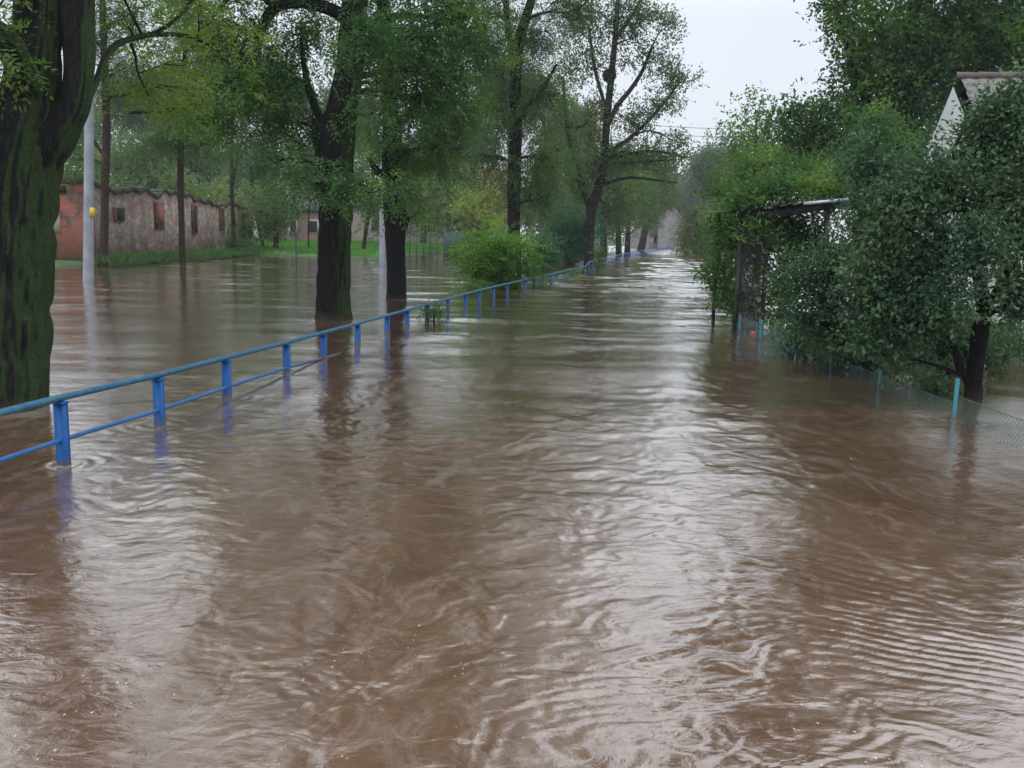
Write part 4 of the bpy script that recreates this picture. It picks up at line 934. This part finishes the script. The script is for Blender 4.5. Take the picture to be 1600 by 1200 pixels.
def slope(sign):
    s = -sl if sign < 0 else sl; s3 = np.array([s.x, s.y, (ze - A.z)]) * 1.12; s3[2] = (ze - A.z) * 1.12
    o3 = np.array([0, 0, A.z]) + e * .012
    nv = nrm(np.cross(e, s3)); nv = nv * np.sign(nv[2])
    def fn(u, v):
        row = v * 14; fr = row - np.floor(row)
        h = .05 + .035 * (fr) + .022 * np.abs(np.sin(u * 9 / .24 * PI + np.floor(row) * PI / 2)) 
        return o3 + u[..., None] * e * 1.05 + v[..., None] * s3 + h[..., None] * nv
    bb = Buf(); bb.sheet(fn, 300, 140); return bb
slope(-1).build('roof', M_tile, ct); slope(1).build('roof', M_tile, ct)
M_verge = plain('dull_red_tile', (.075, .06, .06), (.12, .09, .09), 3, .8)
rd = Buf()
for k in range(26):
    p = np.array([0, 0, A.z + .10]) + e * (.003 + k / 25.); rd.tube([p, p + e * .045], [.075, .062], 8)
rd.build('ridge_tiles', M_verge, ct)
q0 = P3(Fp, ze + 0.02) - e * .03; q1 = np.array([0, 0, A.z + .02]) - e * .03; q2 = P3(Bp, ze + .02) - e * .03
# front window with frame, door
fc = (P3(Fp, 1.3) + e * .42); out = nrm(np.array([-sl.x, -sl.y, 0]))
wn_ = Buf().box(fc + out * .02, (1.1, .06, 1.2), ux=e).build('window', M_white, ct); Buf().box(fc + out * .045, (.92, .03, 1.0), ux=e).build('pane', plain('dark_glass', (.02, .025, .03), (.04, .045, .05), 2, .1, 0), wn_)

# ivy-covered picket fence before the cottage
ivx = G(1548, 566); iv = thing('garden_fence', 'mossy wooden board fence wrapped in ivy before the cottage wall', 'fence', tuple(ivx))
bb = Buf()
for k in range(12): bb.box((k * .11, .0 + k * .004, .15 + .02 * (k % 3)), (.09, .02, .95))
bb.build('boards', plain('mossy_boards', (.05, .06, .03), (.11, .11, .06), 5, .9), iv)
lf = Buf(); rngi = np.random.default_rng(5); Ci = np.stack([rngi.uniform(-.1, .7, 60), rngi.normal(-.06, .05, 60), rngi.uniform(.05, .65, 60)], -1)
foliage(lf, Ci, .06, rngi, 'leaf', .05, 8, np.array([.4, .5, .3])); lf.build('ivy', M_weed, iv)

# red plank seat, drifting ball, green tub
M_red = plain('red_paint', (.30, .04, .05), (.42, .09, .10), 4, .5, .2)
q = G(1430, 574); bn = thing('garden_bench', 'faded red garden bench almost drowned behind the forked apple tree', 'bench', tuple(q))
Buf().box((0, 0, .035), (.55, .12, .03)).box((0, .15, .04), (.55, .12, .03)).build('seat', M_red, bn)
Buf().box((0, .28, .12), (.55, .03, .06)).build('backrest', M_red, bn)
for s_ in (-.24, .24): Buf().box((s_, .1, -.2), (.05, .34, .45)).build('leg', M_red, bn)
bm_ = Buf(); qb = G(1176, 523); th = np.linspace(-PI / 2, PI / 2, 12)
bm_.tube([(0, 0, .07 * math.sin(t)) for t in th], [.07 * max(math.cos(t), .02) for t in th], 18)
ob = bm_.build('ball', plain('red_rubber', (.45, .02, .03), (.55, .04, .05), 4, .4, 0), smooth=True); ob.location = (qb.x, qb.y, .02); ob.scale = (.8, .8, .8)
tag(ob, 'small red ball floating against the wire fence near the pergola', 'ball')
qt = G(1484, 566); tb_ = Buf(); tb_.tube([(0, 0, -.2), (0, 0, .16), (0, 0, .17), (0, 0, .165), (0, 0, .05)], [.13, .15, .155, .14, .13], 20)
ot = tb_.build('plant_tub', plain('green_plastic', (.01, .12, .09), (.02, .17, .13), 4, .4, 0), smooth=True); ot.location = (qt.x, qt.y, 0); tag(ot, 'small dark green plastic tub between the fork and the left garden', 'tub')

# ---------------------------------------------------------------- field furniture
M_dsteel = plain('dark_steel', (.02, .03, .03), (.05, .06, .06), 4, .6, .1)
q = G(463, 428); o = Buf().tube([(0, 0, -.6), (0, 0, 2.0)], [.03, .03], 8, cap=True).box((0, 0, .9), (.04, .02, .3)).build('marker_post', M_dsteel); o.location = q
tag(o, 'thin dark stake standing in the flooded field left of the big dark tree', 'stake')
# dark sheet fence and thin posts behind the bright shrub
f0, f1 = G(640, 404), G(724, 404); sf = thing('sheet_fence', 'dark bluish panel fence with thin posts behind the bright green shrub', 'fence', tuple(f0))
d = f1 - f0
for k in range(9):
    p = d * (k / 8); Buf().box((p.x, p.y, .7), (.07, .07, 2.6)).build('post', M_dsteel, sf)
pn = Buf()
for k in range(40):
    p = d * (.62 + .38 * (k + .5) / 40); pn.box((p.x, p.y, .85), (d.length * .38 / 40 * .93, .02, 1.9), ux=tuple(d))
pn.build('panel', plain('bluish_sheet', (.03, .06, .06), (.05, .085, .085), 2, .6), sf)
Buf().box((d.x * .31, d.y * .31, 1.5), (d.length * .62, .03, .03), ux=tuple(d)).box((d.x * .31, d.y * .31, .4), (d.length * .62, .03, .03), ux=tuple(d)).build('rail', M_dsteel, sf)
# houses beyond the field
def house(label, px, py_base, D_, w, h, dp, wallm, roofm, roofh, rot=0, chim=True, wins=3):
    o3 = W(px, py_base, D_); hs = thing('house', label, 'house', (o3.x, o3.y, 0)); hs.rotation_euler.z = rot
    V = []
    for y in (-dp / 2, dp / 2):
        V += [(-w / 2, y, -.5), (w / 2, y, -.5), (w / 2, y, h), (-w / 2, y, h)]
    Buf().add(V, [(0, 1, 2, 3), (5, 4, 7, 6), (1, 5, 6, 2), (4, 0, 3, 7)]).build('wall', wallm, hs)
    g_ = Buf()
    for s in (-1, 1): g_.add([(s * (w / 2), -dp / 2, h), (s * (w / 2), dp / 2, h), (s * (w / 2), .02, h + roofh), (s * (w / 2), -.02, h + roofh)], [(0, 1, 2, 3)])
    g_.build('gable', wallm, hs)
    rf_ = Buf(); ov = .35; k = (dp / 2 + ov) / (dp / 2)
    for s in (-1, 1):
        rf_.add([(-w / 2 - ov, 0, h + roofh + .05), (w / 2 + ov, 0, h + roofh + .05), (w / 2 + ov, s * dp / 2 * k, h + roofh - roofh * k + .05), (-w / 2 - ov, s * dp / 2 * k, h + roofh - roofh * k + .05),
                 (-w / 2 - ov, 0, h + roofh + .2), (w / 2 + ov, 0, h + roofh + .2), (w / 2 + ov, s * dp / 2 * k, h + roofh - roofh * k + .2), (-w / 2 - ov, s * dp / 2 * k, h + roofh - roofh * k + .2)],
                [(4, 5, 6, 7), (3, 2, 1, 0), (3, 7, 6, 2), (0, 4, 7, 3), (1, 2, 6, 5)])
    rfo = rf_.build('roof', roofm, hs)
    if chim: Buf().box((w * .2, .6, h + roofh + .3), (.6, .6, 1.4)).build('chimney', M_brick, rfo)
    for i in range(wins):
        x = -w / 2 + w * (i + .5) / wins; f = Buf().box((x, -dp / 2 - .02, h * .55), (1.0, .08, 1.3)).build('window', M_white, hs)
        Buf().box((x, -dp / 2 - .05, h * .55), (.8, .05, 1.1)).build('pane', M_hole, f)
    return hs
M_cream = plain('cream_render', (.25, .225, .19), (.31, .28, .24), 1, .9); M_pink = plain('pink_render', (.28, .17, .145), (.34, .22, .19), 1, .9); M_slate = plain('dark_slate', (.03, .03, .035), (.06, .055, .065), 2, .7)
M_redroof = plain('red_roof_tile', (.30, .12, .09), (.40, .19, .15), 1.5, .8, .3); M_grey = plain('grey_render', (.17, .165, .17), (.25, .24, .245), 1, .9)
house('pink-walled house with a dark roof seen beside the far concrete pole', 462, 380, 92, 6, 3.6, 7, M_pink, M_slate, 2.2, .15)
house('long cream farm building behind the two big dark trunks', 570, 380, 97, 12, 4.2, 8, M_cream, M_slate, 2.2, .05, wins=4)
house('red-roofed house glimpsed between the knotted trunk and the slim tree', 655, 380, 98, 6, 4.2, 7, M_cream, M_redroof, 2.6, -.1)
house('taller red-roofed house glimpsed left of the slim tree', 757, 380, 108, 5.5, 6.2, 6, M_cream, M_redroof, 3, .3)
house('red-roofed house half hidden behind the bluish shrub', 895, 380, 112, 7, 4.5, 7, M_cream, M_redroof, 3.2, .2)
house('pale grey gabled house where the flooded road ends', 1047, 384, 170, 8.0, 5.0, 4.2, M_grey, plain('grey_roof', (.16, .18, .20), (.24, .26, .28), 1, .8), 2.4, 1.35, wins=2)
house('low white house with a porch beside the pale gabled one', 1012, 384, 172, 4, 2.4, 5, M_grey, M_slate, 2.0, .7, wins=2)
# drifting leaves
LEAFWHERE = ['touching the foot of the mossy tree', 'just right of the foot of the mossy tree', 'beside the nearest railing post', 'in the lower left third near the bottom', 'left of the middle near the bottom', 'near the middle of the picture below the centre',
 'on the right inside the sky reflection', 'below the forked apple tree', 'close below the second railing post']
lfp = None; rr9 = random.Random(4)
M_yleaf = plain('yellow_leaf', (.20, .16, .05), (.28, .22, .07), 30, .6, 0)
for k, (px, py) in enumerate([(56, 648), (70, 646), (138, 701), (410, 1040), (655, 980), (900, 870), (1220, 815), (1330, 720), (215, 790)]):
    q = G(px, py)
    if lfp is None:
        lb_ = Buf(); lb_.add([(0, 0, 0), (.012, .009, .003), (.032, 0, .001), (.012, -.009, .003)], [(0, 3, 2, 1)]).add([(-.012, -.001, 0), (0, .001, 0), (0, -.001, 0), (-.012, -.002, 0)], [(0, 1, 2, 3)])
        lfp = lb_.build('floating_leaf', M_yleaf)
        o = lfp
    else:
        o = lfp.copy(); COL.objects.link(o)
    o.location = (q.x, q.y, .012); o.rotation_euler = (0, 0, rr9.uniform(0, 6.28)); sc_ = rr9.uniform(.7, 1.3); o.scale = (sc_, sc_, sc_)
    tag(o, 'small yellowed leaf drifting on the flood, ' + LEAFWHERE[k], 'leaf', 'leaves drifting on the flood')
# overhead wires at the far end
ow = Buf()
for dz in (0, 1.0):
    p0, p1 = W(1010, 207, 120), W(1200, 212, 112)
    P = [(p0.x + (p1.x - p0.x) * t, p0.y + (p1.y - p0.y) * t, p0.z + dz + (p1.z - p0.z) * t - 1.2 * 4 * t * (1 - t) * .25) for t in np.linspace(0, 1, 12)]
    ow.tube(P, .03, 4)
tag(ow.build('power_line', M_dsteel), 'pair of thin overhead wires crossing the sky gap above the road', 'power line')
wp = thing('utility_pole', 'distant pole carrying the overhead wires hidden among the right bank trees', 'utility pole', (W(1200, 212, 112).x, 112, 0))
Buf().tube([(0, 0, -.8), (0, 0, 17)], [.2, .14], 10, cap=True).build('shaft', M_conc, wp); Buf().box((0, 0, 15.9), (.1, 1.6, .1)).build('crossarm', M_conc, wp)

# haze
hb = Buf().box((10, 125, 15.5), (420, 300, 35)); hz = hb.build('haze', bpy.data.materials.new('haze_air'))
tag(hz, kind='stuff'); hm = hz.data.materials[0]; hm.use_nodes = True; hn = hm.node_tree; hn.nodes.clear()
pv = hn.nodes.new('ShaderNodeVolumePrincipled'); pv.inputs['Color'].default_value = (.85, .9, .95, 1); pv.inputs['Density'].default_value = .0006; pv.inputs['Anisotropy'].default_value = .2
ho = hn.nodes.new('ShaderNodeOutputMaterial'); hn.links.new(pv.outputs[0], ho.inputs['Volume'])
tot = sum(len(o.data.polygons) for o in bpy.data.objects if o.type == 'MESH'); bpy.context.view_layer.update(); print('faces', tot, 'objects', len(bpy.data.objects))
